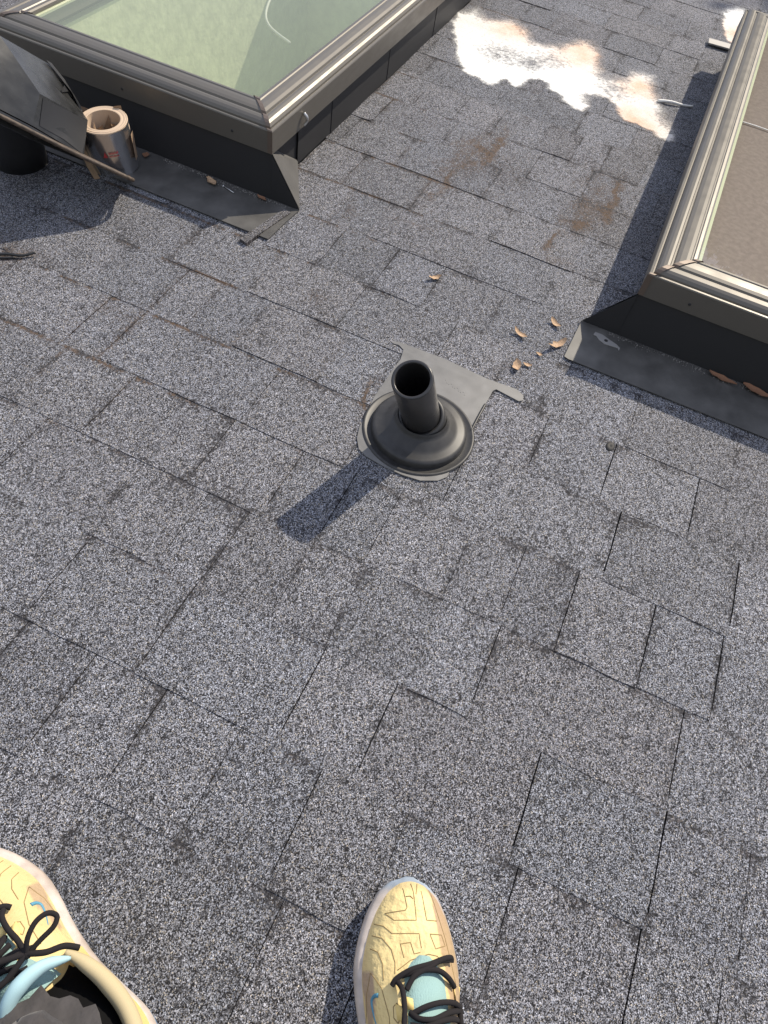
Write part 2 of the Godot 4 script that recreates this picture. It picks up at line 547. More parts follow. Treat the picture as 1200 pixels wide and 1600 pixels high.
func build_roof() -> void:
	var roof := thing("roof", Vector3.ZERO)
	tag(roof, "grey asphalt shingle roof with worn granules and dirt along the courses", "", "", "structure")
	# deck with two openings
	var st := begin()
	var xs := [-4.0, WELLS[0][0], WELLS[0][1], WELLS[1][0], WELLS[1][1], 4.0]
	for i in 5:
		if i == 1 or i == 3:
			box(st, Vector3(xs[i], -0.16, -4.2), Vector3(xs[i + 1], -0.004, WELLS[0][2]))
			box(st, Vector3(xs[i], -0.16, WELLS[0][3]), Vector3(xs[i + 1], -0.004, 1.35))
		else:
			box(st, Vector3(xs[i], -0.16, -4.2), Vector3(xs[i + 1], -0.004, 1.35))
	part("deck", done(st), mats["felt"], roof)
	var slots := fixed_slots()
	var visible := []
	var rest := []
	var r := RandomNumberGenerator.new()
	r.seed = 21
	for k in range(-10, 29):
		var z0 := Z0 - EXPO * k
		var cuts := []
		var x := -4.0
		while x < 4.0:
			cuts.append(x)
			x += r.randf_range(0.085, 0.23)
		cuts.append(4.0)
		for s in slots:
			if s[0] == k:
				cuts = cuts.filter(func(c): return absf(c - s[1]) > 0.065)
				cuts.append(s[1])
		cuts.sort()
		rows[k] = []
		for i in cuts.size() - 1:
			# dragon-tooth tabs: every other piece lies a little proud
			var high := r.randf() < 0.5
			var tone := r.randf_range(0.78, 1.0)
			var warm := r.randf_range(-0.02, 0.006)
			var gap := r.randf_range(0.0, 0.0004)
			if r.randf() < 0.1: gap = 0.0008
			for s in slots:
				if s[0] == k and (absf(s[1] - cuts[i]) < 0.001 or absf(s[1] - cuts[i + 1]) < 0.001): gap = maxf(gap, r.randf_range(0.0003, 0.0007) + (0.0005 if s[1] > 0.15 else 0.0))
			var spans := [[cuts[i], cuts[i + 1]]]
			var piece := {"k": k, "z0": z0, "zl": z0, "zu": z0 - EXPO - 0.02, "h": r.randf_range(0.0004, 0.0010) if high else r.randf_range(0.0, 0.0004), "gap": gap, "droop": maxf(0.0, r.randf_range(-0.0005, 0.0021)), "slip": r.randfn(0.0, 0.0011), "uv": Vector2(r.randf(), r.randf()), "tone": Color(tone + warm, tone, tone - warm)}
			for w in WELLS:
				if z0 < w[2] or z0 - EXPO > w[3]: continue
				var next := []
				for s in spans:
					if s[1] <= w[0] or s[0] >= w[1]:
						next.append(s)
						continue
					if s[0] < w[0]: next.append([s[0], w[0] - r.randf_range(0.0, 0.004)])
					if s[1] > w[1]: next.append([w[1] + r.randf_range(0.0, 0.004), s[1]])
					if z0 > w[3] + 0.02:
						var q := piece.duplicate()
						q.zu = w[3] + 0.002
						q.x0 = maxf(s[0], w[0]); q.x1 = minf(s[1], w[1])
						rows[k].append(q)
				spans = next
			for s in spans:
				if s[1] - s[0] < 0.008: continue
				var q := piece.duplicate()
				q.x0 = s[0]; q.x1 = s[1]
				rows[k].append(q)
		for q in rows[k]:
			var d := -1.0
			for c in [[0.5, 0.5], [0.0, 0.0], [1.0, 0.0], [0.0, 1.0], [1.0, 1.0]]:
				var e := seen_by_camera(Vector3(lerpf(q.x0, q.x1, c[0]), 0, q.z0 - EXPO * c[1]))
				if e > 0: d = e if d < 0 else minf(d, e)
			if d > 0: visible.append([d, q])
			else: rest.append(q)
	mats["shingle"].detail_albedo = wear_map(1536)
	visible.sort_custom(func(a, b): return a[0] < b[0])
	for i in visible.size():
		if i >= 300:
			rest.append(visible[i][1])
			continue
		var s := begin()
		piece_mesh(s, visible[i][1])
		part("shingle" if i == 0 else "shingle_%03d" % i, done(s), mats["shingle"], roof)
	print("shingles in view ", visible.size(), " others ", rest.size())
	var s := begin()
	for q in rest: piece_mesh(s, q)
	part("shingle_field", done(s), mats["shingle"], roof).set_meta("kind", "stuff")

# ------------------------------------------------------------------ skylights
# sk: x0, x1, z0 (upslope end), z1 (lower end) of the frame's outer faces
func frame_ring(sk: Array, prof: Array, side: int) -> Array:
	var a := []
	var b := []
	for p in prof:
		var d: float = p.x
		var y: float = p.y
		var lf := Vector3(sk[0] + d, y, sk[3] - d)
		var rf := Vector3(sk[1] - d, y, sk[3] - d)
		var lb := Vector3(sk[0] + d, y, sk[2] + d)
		var rb := Vector3(sk[1] - d, y, sk[2] + d)
		a.append([lf, rf, rb, lb][side])
		b.append([rf, rb, lb, lf][side])
	return [a, b]

func make_skylight(sk: Array, label: String, wing_l: float, wing_r: float, blind: bool) -> Node3D:
	var c := Vector3((sk[0] + sk[1]) * 0.5, 0, sk[3])
	var t := thing("skylight", c)
	var q := [sk[0] - c.x, sk[1] - c.x, sk[2] - c.z, 0.0]
	tag(t, label, "skylight", "skylights in the shingle roof")
	# rails with a stepped, ridged cap
	var prof := [Vector2(0, 0.1), Vector2(0, 0.1435), Vector2(0.0012, 0.1455), Vector2(0.0045, 0.146), Vector2(0.0055, 0.1435), Vector2(0.0085, 0.1435), Vector2(0.0095, 0.147), Vector2(0.013, 0.1518), Vector2(0.018, 0.1549), Vector2(0.024, 0.1562), Vector2(0.0285, 0.156),
		Vector2(0.0305, 0.1532), Vector2(0.0335, 0.1532), Vector2(0.0355, 0.1570), Vector2(0.042, 0.1592), Vector2(0.052, 0.1607), Vector2(0.0585, 0.1608), Vector2(0.0605, 0.159), Vector2(0.0625, 0.159), Vector2(0.0645, 0.1608), Vector2(0.070, 0.1602), Vector2(0.0735, 0.158), Vector2(0.0745, 0.1535), Vector2(0.0745, 0.122), Vector2(0.02, 0.1)]
	for side in 4:
		var st := begin()
		loft(st, frame_ring(q, prof, side), false, false)
		part("frame_rail", done(st), mats["frame"], t)
	# joint covers where the side cladding laps the front rail
	for e in [0, 1]:
		var st := begin()
		var rings := []
		for w in 2:
			var ring := []
			for p in prof.slice(0, 23):
				var d: float = maxf(p.x, 0.0)
				var x: float = (q[0] + d - 0.002 + w * 0.011) if e == 0 else (q[1] - d + 0.002 - w * 0.011)
				if w == 1: x = (q[0] + d + 0.009) if e == 0 else (q[1] - d - 0.009)
				ring.append(Vector3(x, p.y + 0.0022, -d + (0.0022 if d < 0.02 else 0.0)))
			rings.append(ring)
		for i in rings[0].size() - 1:
			quad(st, rings[0][i], rings[0][i + 1], rings[1][i + 1], rings[1][i], Vector3(0, 1, 0.7))
		part("corner_cover", done(st), mats["cover"], t)
	# curb walls under the frame
	var st := begin()
	var k0: float = q[0] + 0.024
	var k1: float = q[1] - 0.024
	box(st, Vector3(k0, -0.003, -0.03), Vector3(k1, 0.118, -0.008))
	box(st, Vector3(k0, -0.003, q[2] + 0.03), Vector3(k1, 0.118, q[2] + 0.052))
	box(st, Vector3(k0, -0.003, q[2] + 0.052), Vector3(k0 + 0.022, 0.118, -0.03))
	box(st, Vector3(k1 - 0.022, -0.003, q[2] + 0.052), Vector3(k1, 0.118, -0.03))
	part("curb", done(st), mats["curb"], t)
	# step flashing panels up the long sides
	for e in [0, 1]:
		var z := -0.15
		var n := 0
		while z > q[2] + 0.2:
			var s := begin()
			var x: float = (k0 - 0.003 - 0.0012 * (n % 2)) if e == 0 else (k1 + 0.003 + 0.0012 * (n % 2))
			box(s, Vector3(minf(x, x + 0.001), 0.004, z - 0.165), Vector3(maxf(x, x + 0.001), 0.104, z))
			part("step_flashing", done(s), mats["curb"], t)
			z -= 0.163
			n += 1
	# apron on the shingles below the frame, with its soldered corner wedges
	st = begin()
	var bz := 0.004
	var ap := PackedVector2Array([Vector2(q[0] - wing_l, bz), Vector2(q[1] + wing_r, bz), Vector2(q[1] + wing_r - 0.003, 0.055), Vector2(q[1] + wing_r - 0.005, 0.125), Vector2(q[0] - wing_l + 0.006, 0.125), Vector2(q[0] - wing_l - 0.003, 0.122)])
	plate(st, ap, 0.0046, 0.0062)
	part("apron", done(st), mats["flashing"], t)
	st = begin()
	quad(st, Vector3(q[0], 0.0062, bz), Vector3(q[1], 0.0062, bz), Vector3(q[1], 0.103, -0.004), Vector3(q[0], 0.103, -0.004), Vector3.BACK)
	tri(st, Vector3(q[0], 0.1, 0.0005), Vector3(q[0] - wing_l, 0.0066, bz), Vector3(q[0], 0.0066, bz), Vector3.BACK)  # wedge fronts in dark curb colour, painting the shade they stand in
	tri(st, Vector3(q[1], 0.1, 0.0005), Vector3(q[1] + wing_r, 0.0066, bz), Vector3(q[1], 0.0066, bz), Vector3.BACK)
	part("apron_upstand", done(st), mats["curb"], t)
	for e in [[q[0], -wing_l, k0], [q[1], wing_r, k1]]:
		st = begin()
		var a := Vector3(e[0], 0.1, 0.0)
		var b := Vector3(e[0] + e[1], 0.0066, bz)
		var d := Vector3(e[2], 0.008, -0.155)
		var f := Vector3(e[2], 0.1, -0.02)
		var o := Vector3(signf(e[1]), 0.4, -0.2)
		for lift in [0.0, 0.0015]:
			var n: Vector3 = Vector3(signf(e[1]) * lift, lift, 0)
			tri(st, a + n, b + n, d + n, o if lift > 0 else -o)
			tri(st, a + n, d + n, f + n, o if lift > 0 else -o)
		part("corner_wedge", done(st), mats["flashing"], t)
	# pane, gasket, well
	st = begin()
	quad(st, Vector3(q[0] + 0.07, 0.152, -0.07), Vector3(q[1] - 0.07, 0.152, -0.07), Vector3(q[1] - 0.07, 0.152, q[2] + 0.07), Vector3(q[0] + 0.07, 0.152, q[2] + 0.07), Vector3.UP)
	part("pane", done(st), mats["glass_clear" if blind else "glass"], t)
	st = begin()
	var g0: float = q[0] + 0.0748
	var g1: float = q[1] - 0.0748
	box(st, Vector3(g0, 0.146, q[2] + 0.075), Vector3(g0 + 0.006, 0.151, -0.075))
	box(st, Vector3(g1 - 0.006, 0.146, q[2] + 0.075), Vector3(g1, 0.151, -0.075))
	part("gasket", done(st), mats["gasket"], t)
	var deep := -0.42
	var w0: float = q[0] + 0.05
	var w1: float = q[1] - 0.05
	for e in 5:
		st = begin()
		match e:
			0: box(st, Vector3(w0 - 0.02, deep, q[2] + 0.055), Vector3(w0 + 0.012, 0.1, -0.052))
			1: box(st, Vector3(w1 - 0.012, deep, q[2] + 0.055), Vector3(w1 + 0.02, 0.1, -0.052))
			2: box(st, Vector3(w0 + 0.012, deep, -0.072), Vector3(w1 - 0.012, 0.1, -0.054))
			3: box(st, Vector3(w0 + 0.012, deep, q[2] + 0.056), Vector3(w1 - 0.012, 0.1, q[2] + 0.075))
			4: box(st, Vector3(w0 - 0.02, deep - 0.03, q[2] + 0.05), Vector3(w1 + 0.02, deep - 0.001, -0.05))
		part("well_wall" if e < 4 else "well_floor", done(st), mats["well"], t)
	if not blind:
		st = begin(true)
		tube(st, spline([Vector3(-0.185, 0.0, -0.99), Vector3(-0.12, 0.0, -0.80), Vector3(-0.06, 0.0, -0.71), Vector3(0.03, 0.0, -0.66)], 6), 0.0035, 7)
		part("pale_line", done(st), mats["pale_tone"], t)  # plain pale line inside the well, in place of folded shapes
	if blind:
		st = begin()
		box(st, Vector3(q[0] + 0.076, 0.128, q[2] + 0.09), Vector3(q[1] - 0.076, 0.131, -0.076))
		part("blind", done(st), mats["blind"], t)
		st = begin()
		tube(st, spline([Vector3(q[0] + 0.085, 0.134, -0.75), Vector3(q[0] + 0.12, 0.134, -0.752), Vector3(q[0] + 0.17, 0.134, -0.75)]), 0.0016, 6)
		part("blind_cord", done(st), mats["white"], t)
	# screw holes in the front and one side
	for e in [0.5, 0.13, 0.87]:
		st = begin()
		lathe(st, Vector3(lerpf(q[0], q[1], e), 0.118, 0.0004), Vector3.BACK, [Vector2(0.003, 0), Vector2(0.0025, 0.0006), Vector2(0.0001, 0.0006)], 10)
		part("screw_hole", done(st), mats["black"], t)
	return t

# ------------------------------------------------------------------ the plumbing vent
func build_pipe() -> void:
	var c := Vector3(-0.158, 0.0, -0.772)
	var t := thing("plumbing_vent", c)
	tag(t, "black plastic plumbing vent pipe standing in a round boot on a grey flashing plate", "vent pipe")
	var o := PackedVector2Array()
	for v in [[-0.283, -0.944], [-0.272, -0.951], [-0.261, -0.9515], [-0.182, -0.955], [-0.097, -0.949], [-0.041, -0.953], [-0.026, -0.945], [-0.023, -0.933], [-0.029, -0.927], [-0.074, -0.933], [-0.078, -0.926], [-0.079, -0.889], [-0.08, -0.819], [-0.081, -0.745], [-0.081, -0.706], [-0.091, -0.692], [-0.116, -0.678], [-0.145, -0.674], [-0.175, -0.674], [-0.212, -0.679], [-0.228, -0.687], [-0.24, -0.705], [-0.247, -0.729], [-0.254, -0.802], [-0.253, -0.871], [-0.251, -0.91], [-0.256, -0.936], [-0.268, -0.943], [-0.280, -0.941]]:
		o.append(Vector2(v[0] - c.x, v[1] - c.z))
	var st := begin()
	plate(st, o, 0.0030, 0.0046)
	part("flashing_plate", done(st), mats["lead"], t)
	# a rolled lip on the right edge of the plate
	st = begin(true)
	tube(st, spline([Vector3(0.079, 0.0050, -0.115), Vector3(0.0785, 0.0058, -0.09), Vector3(0.0782, 0.0058, -0.065), Vector3(0.078, 0.0050, -0.045)]), 0.0024, 8)
	part("plate_lip", done(st), mats["boot"], t)
	# faint raised maker's marks
	st = begin()
	for i in 11:
		var p := Vector3(-0.004 + i * 0.0042, 0, -0.132 + i * 0.0012)
		box(st, p + Vector3(0, 0.0046, -0.004), p + Vector3(0.0022, 0.0049, 0.003 if i % 3 else -0.001))
	part("raised_mark", done(st), mats["lead"], t)
	st = begin(true)
	lathe(st, Vector3(0, 0.0046, 0), Vector3.UP, [Vector2(0.0945, 0.0), Vector2(0.0935, 0.0018), Vector2(0.0915, 0.0026), Vector2(0.0895, 0.0022), Vector2(0.087, 0.0008), Vector2(0.0785, 0.0005)], 72)
	part("bead", done(st), mats["boot"], t)
	st = begin(true)
	lathe(st, Vector3(0, 0.0046, 0), Vector3.UP, [Vector2(0.0805, 0.0005), Vector2(0.0795, 0.008), Vector2(0.0775, 0.0115), Vector2(0.073, 0.0135), Vector2(0.064, 0.0145), Vector2(0.058, 0.0185), Vector2(0.052, 0.0235), Vector2(0.0475, 0.0265), Vector2(0.0445, 0.0285), Vector2(0.043, 0.032), Vector2(0.0405, 0.036)], 72)
	part("boot", done(st), mats["boot"], t)
	var axis := Vector3(-0.013, 0.155, 0.078).normalized()
	var foot := Vector3(-0.001, 0.043, 0.003)
	st = begin(true)
	lathe(st, foot, axis, [Vector2(0.0400, -0.012), Vector2(0.0392, -0.004), Vector2(0.0382, 0.003), Vector2(0.0355, 0.0055), Vector2(0.0325, 0.006), Vector2(0.0306, 0.004)], 48)
	part("collar", done(st), mats["boot"], t)
	st = begin(true)
	lathe(st, foot, axis, [Vector2(0.0304, -0.05), Vector2(0.0302, 0.0), Vector2(0.0302, 0.1515), Vector2(0.0297, 0.1535), Vector2(0.0285, 0.1545), Vector2(0.0258, 0.1545), Vector2(0.0249, 0.1535), Vector2(0.0246, 0.151), Vector2(0.0246, -0.06)], 56)
	part("pipe", done(st), mats["pipe"], t)

# ------------------------------------------------------------------ the loose roof vent and the roll of tape
func poly(st: SurfaceTool, pts: Array, inside: Vector3, thick := 0.0025) -> void:
	var c := Vector3.ZERO
	for p in pts: c += p
	c /= pts.size()
	var out: Vector3 = c - inside
	var n: Vector3 = (pts[1] - pts[0]).cross(pts[2] - pts[0]).normalized()
	if n.dot(out) < 0: n = -n
	facet += 1
	st.set_smooth_group(facet)
	for i in pts.size():
		var a: Vector3 = pts[i]
		var b: Vector3 = pts[(i + 1) % pts.size()]
		st.set_smooth_group(facet)
		tri(st, c, a, b, n)
		st.set_smooth_group(-1)
		tri(st, c - n * thick, a - n * thick, b - n * thick, -n)
		quad(st, a, b, b - n * thick, a - n * thick, (a + b) * 0.5 - c)

func build_loose_vent() -> void:
	var o := Vector3(-1.06, 0.0, -1.0)
	var t := thing("roof_vent", o)
	tag(t, "scuffed dark metal roof vent hood lying tilted against the lower edge of the left skylight", "roof vent")
	var f := Vector3(-0.971, 0.084, -1.007) - o
	var e := Vector3(-1.015, 0.194, -0.982) - o
	var h := Vector3(-1.011, 0.156, -0.942) - o
	var a := Vector3(-1.101, 0.253, -1.01) - o
	var b := Vector3(-1.1, 0.168, -1.114) - o
	var c := Vector3(-1.06, 0.096, -1.121) - o
	var d := Vector3(-1.006, 0.113, -1.075) - o
	var a2 := Vector3(-1.172, 0.31, -0.929) - o
	var h2 := Vector3(-1.102, 0.256, -0.84) - o
	var b2 := Vector3(-1.254, 0.242, -1.024) - o
	var fb := Vector3(-1.027, 0.047, -1.068) - o
	var lb := Vector3(-1.204, 0.198, -0.917) - o
	var mid := (f + e + h + a + b + c + h2 + b2 + fb + lb) / 10.0
	var st := begin()
	poly(st, [e, a, b, c, d], mid)
	poly(st, [e, d, f, h], mid)
	poly(st, [a, e, h, h2, a2], mid)
	poly(st, [a, b, b2, a2], mid)
	poly(st, [d, c, fb, f], mid)
	poly(st, [b, c, fb, lb, b2], mid)
	part("hood", done(st), mats["hood"], t)
	# black patch that paints shade over the hood's scuffed short end
	st = begin()
	var bump := (f.lerp(e, 0.5) - mid).normalized() * 0.0012
	var inn := func(p: Vector3, q: float) -> Vector3: return p.lerp((e + d + f + h) * 0.25, q) + bump
	poly(st, [inn.call(e, 0.12), inn.call(d, 0.05), inn.call(d.lerp(f, 0.45), 0.02), inn.call(f, 0.10), inn.call(f.lerp(h, 0.4), 0.28), inn.call(h, 0.22)], mid, 0.0006)
	part("shaded_scuff", done(st), mats["black"], t)
	# folded seam along the hood's bottom and the loose black flap at its edge
	var down := (f - d).normalized()
	st = begin()
	var s0 := h + (h - e).normalized() * 0.018
	var s1 := f + down * 0.004
	var s2 := h2 + (h - e).normalized() * 0.018
	poly(st, [h + Vector3(-.002, .001, .004), f + Vector3(.002, .001, .004), s1 + Vector3(.003, .0, .006), s0 + Vector3(.0, .0, .007)], mid)
	poly(st, [h + Vector3(-.002, .001, .004), s0 + Vector3(.0, .0, .007), s2 + Vector3(.0, .0, .007), h2 + Vector3(.0, .001, .004)], mid)
	part("skirt", done(st), mats["hood"], t)
	st = begin(true)
	var up := (e - h).normalized()
	lathe(st, (h * 0.55 + f * 0.45) + Vector3(0.002, -0.004, 0.008), (h - mid).normalized(), [Vector2(0.004, 0), Vector2(0.0035, 0.002), Vector2(0.0001, 0.003)], 12)
	part("rivet", done(st), mats["steel"], t)
	st = begin()
	var n := Vector3(0.3, 0.65, -0.2).normalized() * 0.004
	var m0: Vector3 = b.lerp(a, 0.16)
	poly(st, [b.lerp(a, 0.05) + n, b.lerp(c, 0.35) + n * 1.5, b.lerp(c, 0.95) + n, b.lerp(c, 0.98) + n - Vector3(0.0, 0.008, -0.004), b.lerp(c, 0.5).lerp(d, 0.18) + n, m0 + n], mid, 0.001)
	poly(st, [b.lerp(c, 0.42) + n, b.lerp(c, 0.6).lerp(e, 0.06) + n, b.lerp(c, 0.62).lerp(e, 0.33) + n * 0.8, b.lerp(c, 0.55).lerp(e, 0.30) + n], mid, 0.001)
	part("torn_flap", done(st), mats["black"], t)
	# the flange seen on edge, with its rusty rim, and the throat below it
	var rf := Vector3(-0.946, 0.0115, -1.094) - o
	var rn := Vector3(-0.878, 0.071, -1.016) - o
	var ln := Vector3(-1.087, 0.256, -0.824) - o
	var l_ := Vector3(-1.203, 0.192, -0.913) - o
	var pn := (rn - rf).cross(ln - rn).normalized()
	if pn.y < 0: pn = -pn
	st = begin()
	var ring := []
	for p in [rf, rn, ln, l_]: ring.append(p)
	poly(st, ring, (rf + ln) * 0.5 - pn, 0.0035)
	part("flange", done(st), mats["flange_edge"], t)
	st = begin(true)
	tube(st, spline([rf - pn * 0.001, rf.lerp(rn, 0.5) - pn * 0.003, rn - pn * 0.002, rn.lerp(ln, 0.3) - pn * 0.004, rn.lerp(ln, 0.65) - pn * 0.002, ln]), 0.0038, 7)
	part("flange_rim", done(st), mats["flange_edge"], t)
	st = begin(true)
	var top := Vector3(-1.087, 0.105, -0.955) - o
	lathe(st, Vector3(-1.162, 0.0062, -1.027) - o, (top - (Vector3(-1.162, 0.0, -1.027) - o)).normalized().lerp(Vector3.UP, 0.45).normalized(), [Vector2(0.051, 0.0), Vector2(0.0535, 0.0), Vector2(0.0535, 0.09), Vector2(0.0535, 0.19)], 40)
	part("throat", done(st), mats["black"], t)

func build_tape() -> void:
	var o := Vector3(-1.000, 0.0064, -1.122)
	var tilt := Basis(Vector3(1, 0, 0.3).normalized(), deg_to_rad(6.0))
	var t := thing("tape_roll", o, tilt)
	tag(t, "roll of silver foil flashing tape with brown backing paper standing between vent hood and skylight", "tape roll")
	var st := begin(true)
	var prof := []
	# slightly crumpled outer wrap
	var rings := []
	for k in 7:
		var y := 0.092 * k / 6.0
		var ring := []
		for i in 48:
			var a := TAU * i / 48.0
			var r: float = 0.0485 + 0.0016 * wobble.get_noise_3d(cos(a) * 160, y * 2600, sin(a) * 160) + 0.0012 * sin(a * 2.0 + 0.6)
			ring.append(Vector3(cos(a) * r, y, sin(a) * r))
		rings.append(ring)
	loft(st, rings, false, false)
	part("foil", done(st), mats["foil"], t)
	st = begin(false)
	lathe(st, Vector3.ZERO, Vector3.UP, [Vector2(0.0475, 0.0), Vector2(0.0475, 0.0925), Vector2(0.0465, 0.0935), Vector2(0.0435, 0.0928), Vector2(0.0425, 0.0937), Vector2(0.039, 0.0930), Vector2(0.0355, 0.0936), Vector2(0.0335, 0.0932), Vector2(0.0335, 0.004)], 40)
	part("paper_coil", done(st), mats["card"], t)
	st = begin()
	for i in 9:  # crumpled inner end of the liner
		var a := TAU * i / 9.0
		var b := a + 0.9
		var r0 := 0.032 - 0.006 * (i % 3)
		var r1 := 0.030 - 0.008 * ((i + 1) % 3)
		quad(st, Vector3(cos(a) * r0, 0.0, sin(a) * r0), Vector3(cos(b) * r1, 0.0, sin(b) * r1), Vector3(cos(b) * r1, 0.076 + 0.010 * (i % 2), sin(b) * r1), Vector3(cos(a) * r0, 0.066 - 0.01 * (i % 2), sin(a) * r0), -Vector3(cos(a), 0, sin(a)))
	part("liner_end", done(st), mats["kraft"], t)
	# loose brown backing paper
	st = begin(true)
	var outer := []
	for k in 2:
		var ring := []
		for i in 10:
			var a := lerpf(2.7, 4.9, i / 9.0)
			var r := 0.05 + 0.010 * sin(i * 0.7) + (0.018 if i < 3 else 0.0)
			ring.append(Vector3(cos(a) * r, (0.0 if k == 0 else 0.088 + 0.012 * sin(i * 0.9)), sin(a) * r))
		outer.append(ring)
	for i in 9:
		quad(st, outer[0][i], outer[0][i + 1], outer[1][i + 1], outer[1][i], Vector3(-1, 0.1, -1))
	part("backing_paper", done(st), mats["kraft"], t)
	st = begin(true)
	var l0 := [Vector3(-0.052, 0.055, 0.03), Vector3(-0.04, 0.045, 0.045), Vector3(-0.022, 0.02, 0.058), Vector3(-0.004, 0.001, 0.066)]
	for i in 3:
		var w := Vector3(0.010, 0.003, -0.006)
		quad(st, l0[i], l0[i + 1], l0[i + 1] + w, l0[i] + w, Vector3(0.3, 0.5, 1))
	part("paper_strip", done(st), mats["kraft"], t)
	st = begin(true)
	quad(st, Vector3(0.046, 0.02, -0.02), Vector3(0.056, 0.024, -0.002), Vector3(0.058, 0.079, -0.004), Vector3(0.047, 0.074, -0.024), Vector3(1, 0, 0.2))
	part("paper_tab", done(st), mats["kraft"], t)
	# red print: a small triangle mark and two lines of type, laid on the curve of the roll
	st = begin()
	var on := func(ang: float, y: float) -> Vector3: return Vector3(cos(ang) * 0.0512, y, sin(ang) * 0.0512)
	var a0 := 1.02
	tri(st, on.call(a0 + 0.15, 0.046), on.call(a0 - 0.02, 0.046), on.call(a0 + 0.065, 0.058), Vector3(0.4, 0, 1))
	for i in 7:
		var u := a0 - 0.08 - i * 0.055
		quad(st, on.call(u, 0.0525), on.call(u - 0.035, 0.0525), on.call(u - 0.035, 0.0555 if i % 2 else 0.0570), on.call(u, 0.0565), Vector3(0.5, 0, 1))
		quad(st, on.call(u, 0.0470), on.call(u - 0.04, 0.0470), on.call(u - 0.04, 0.0490), on.call(u, 0.0490), Vector3(0.5, 0, 1))
	part("red_print", done(st), mats["red"], t)

# ------------------------------------------------------------------ small things
func curled_piece(len: float, wid: float, curl: float, sd: int) -> ArrayMesh:
	var r := RandomNumberGenerator.new()
	r.seed = sd
	var st := begin(true)
	var rings := []
	var n := 7
	for i in n:
		var t := float(i) / (n - 1)
		var w := wid * 0.5 * (sin(PI * clampf(t * 0.86 + 0.09, 0, 1))) * (1.0 + r.randf_range(-0.22, 0.22))
		var z := (t - 0.5) * len
		var y := 0.0015 + curl * pow(absf(t - 0.45) * 2.0, 2.0) * len + r.randf() * 0.0008
		var off := r.randf_range(-0.12, 0.12) * wid
		var ring := []
		for p in [Vector2(-1, 0.45), Vector2(-0.5, 0.08), Vector2(0, 0.0), Vector2(0.5, 0.1), Vector2(1, 0.5)]:
			ring.append(Vector3(off + p.x * w, y + p.y * w * 0.7, z))
		for p in [Vector2(0.95, 0.5), Vector2(0, 0.0), Vector2(-0.95, 0.45)]:
			ring.append(Vector3(off + p.x * w, y + p.y * w * 0.7 - 0.0006, z))
		rings.append(ring)
	loft(st, rings)
	return done(st)

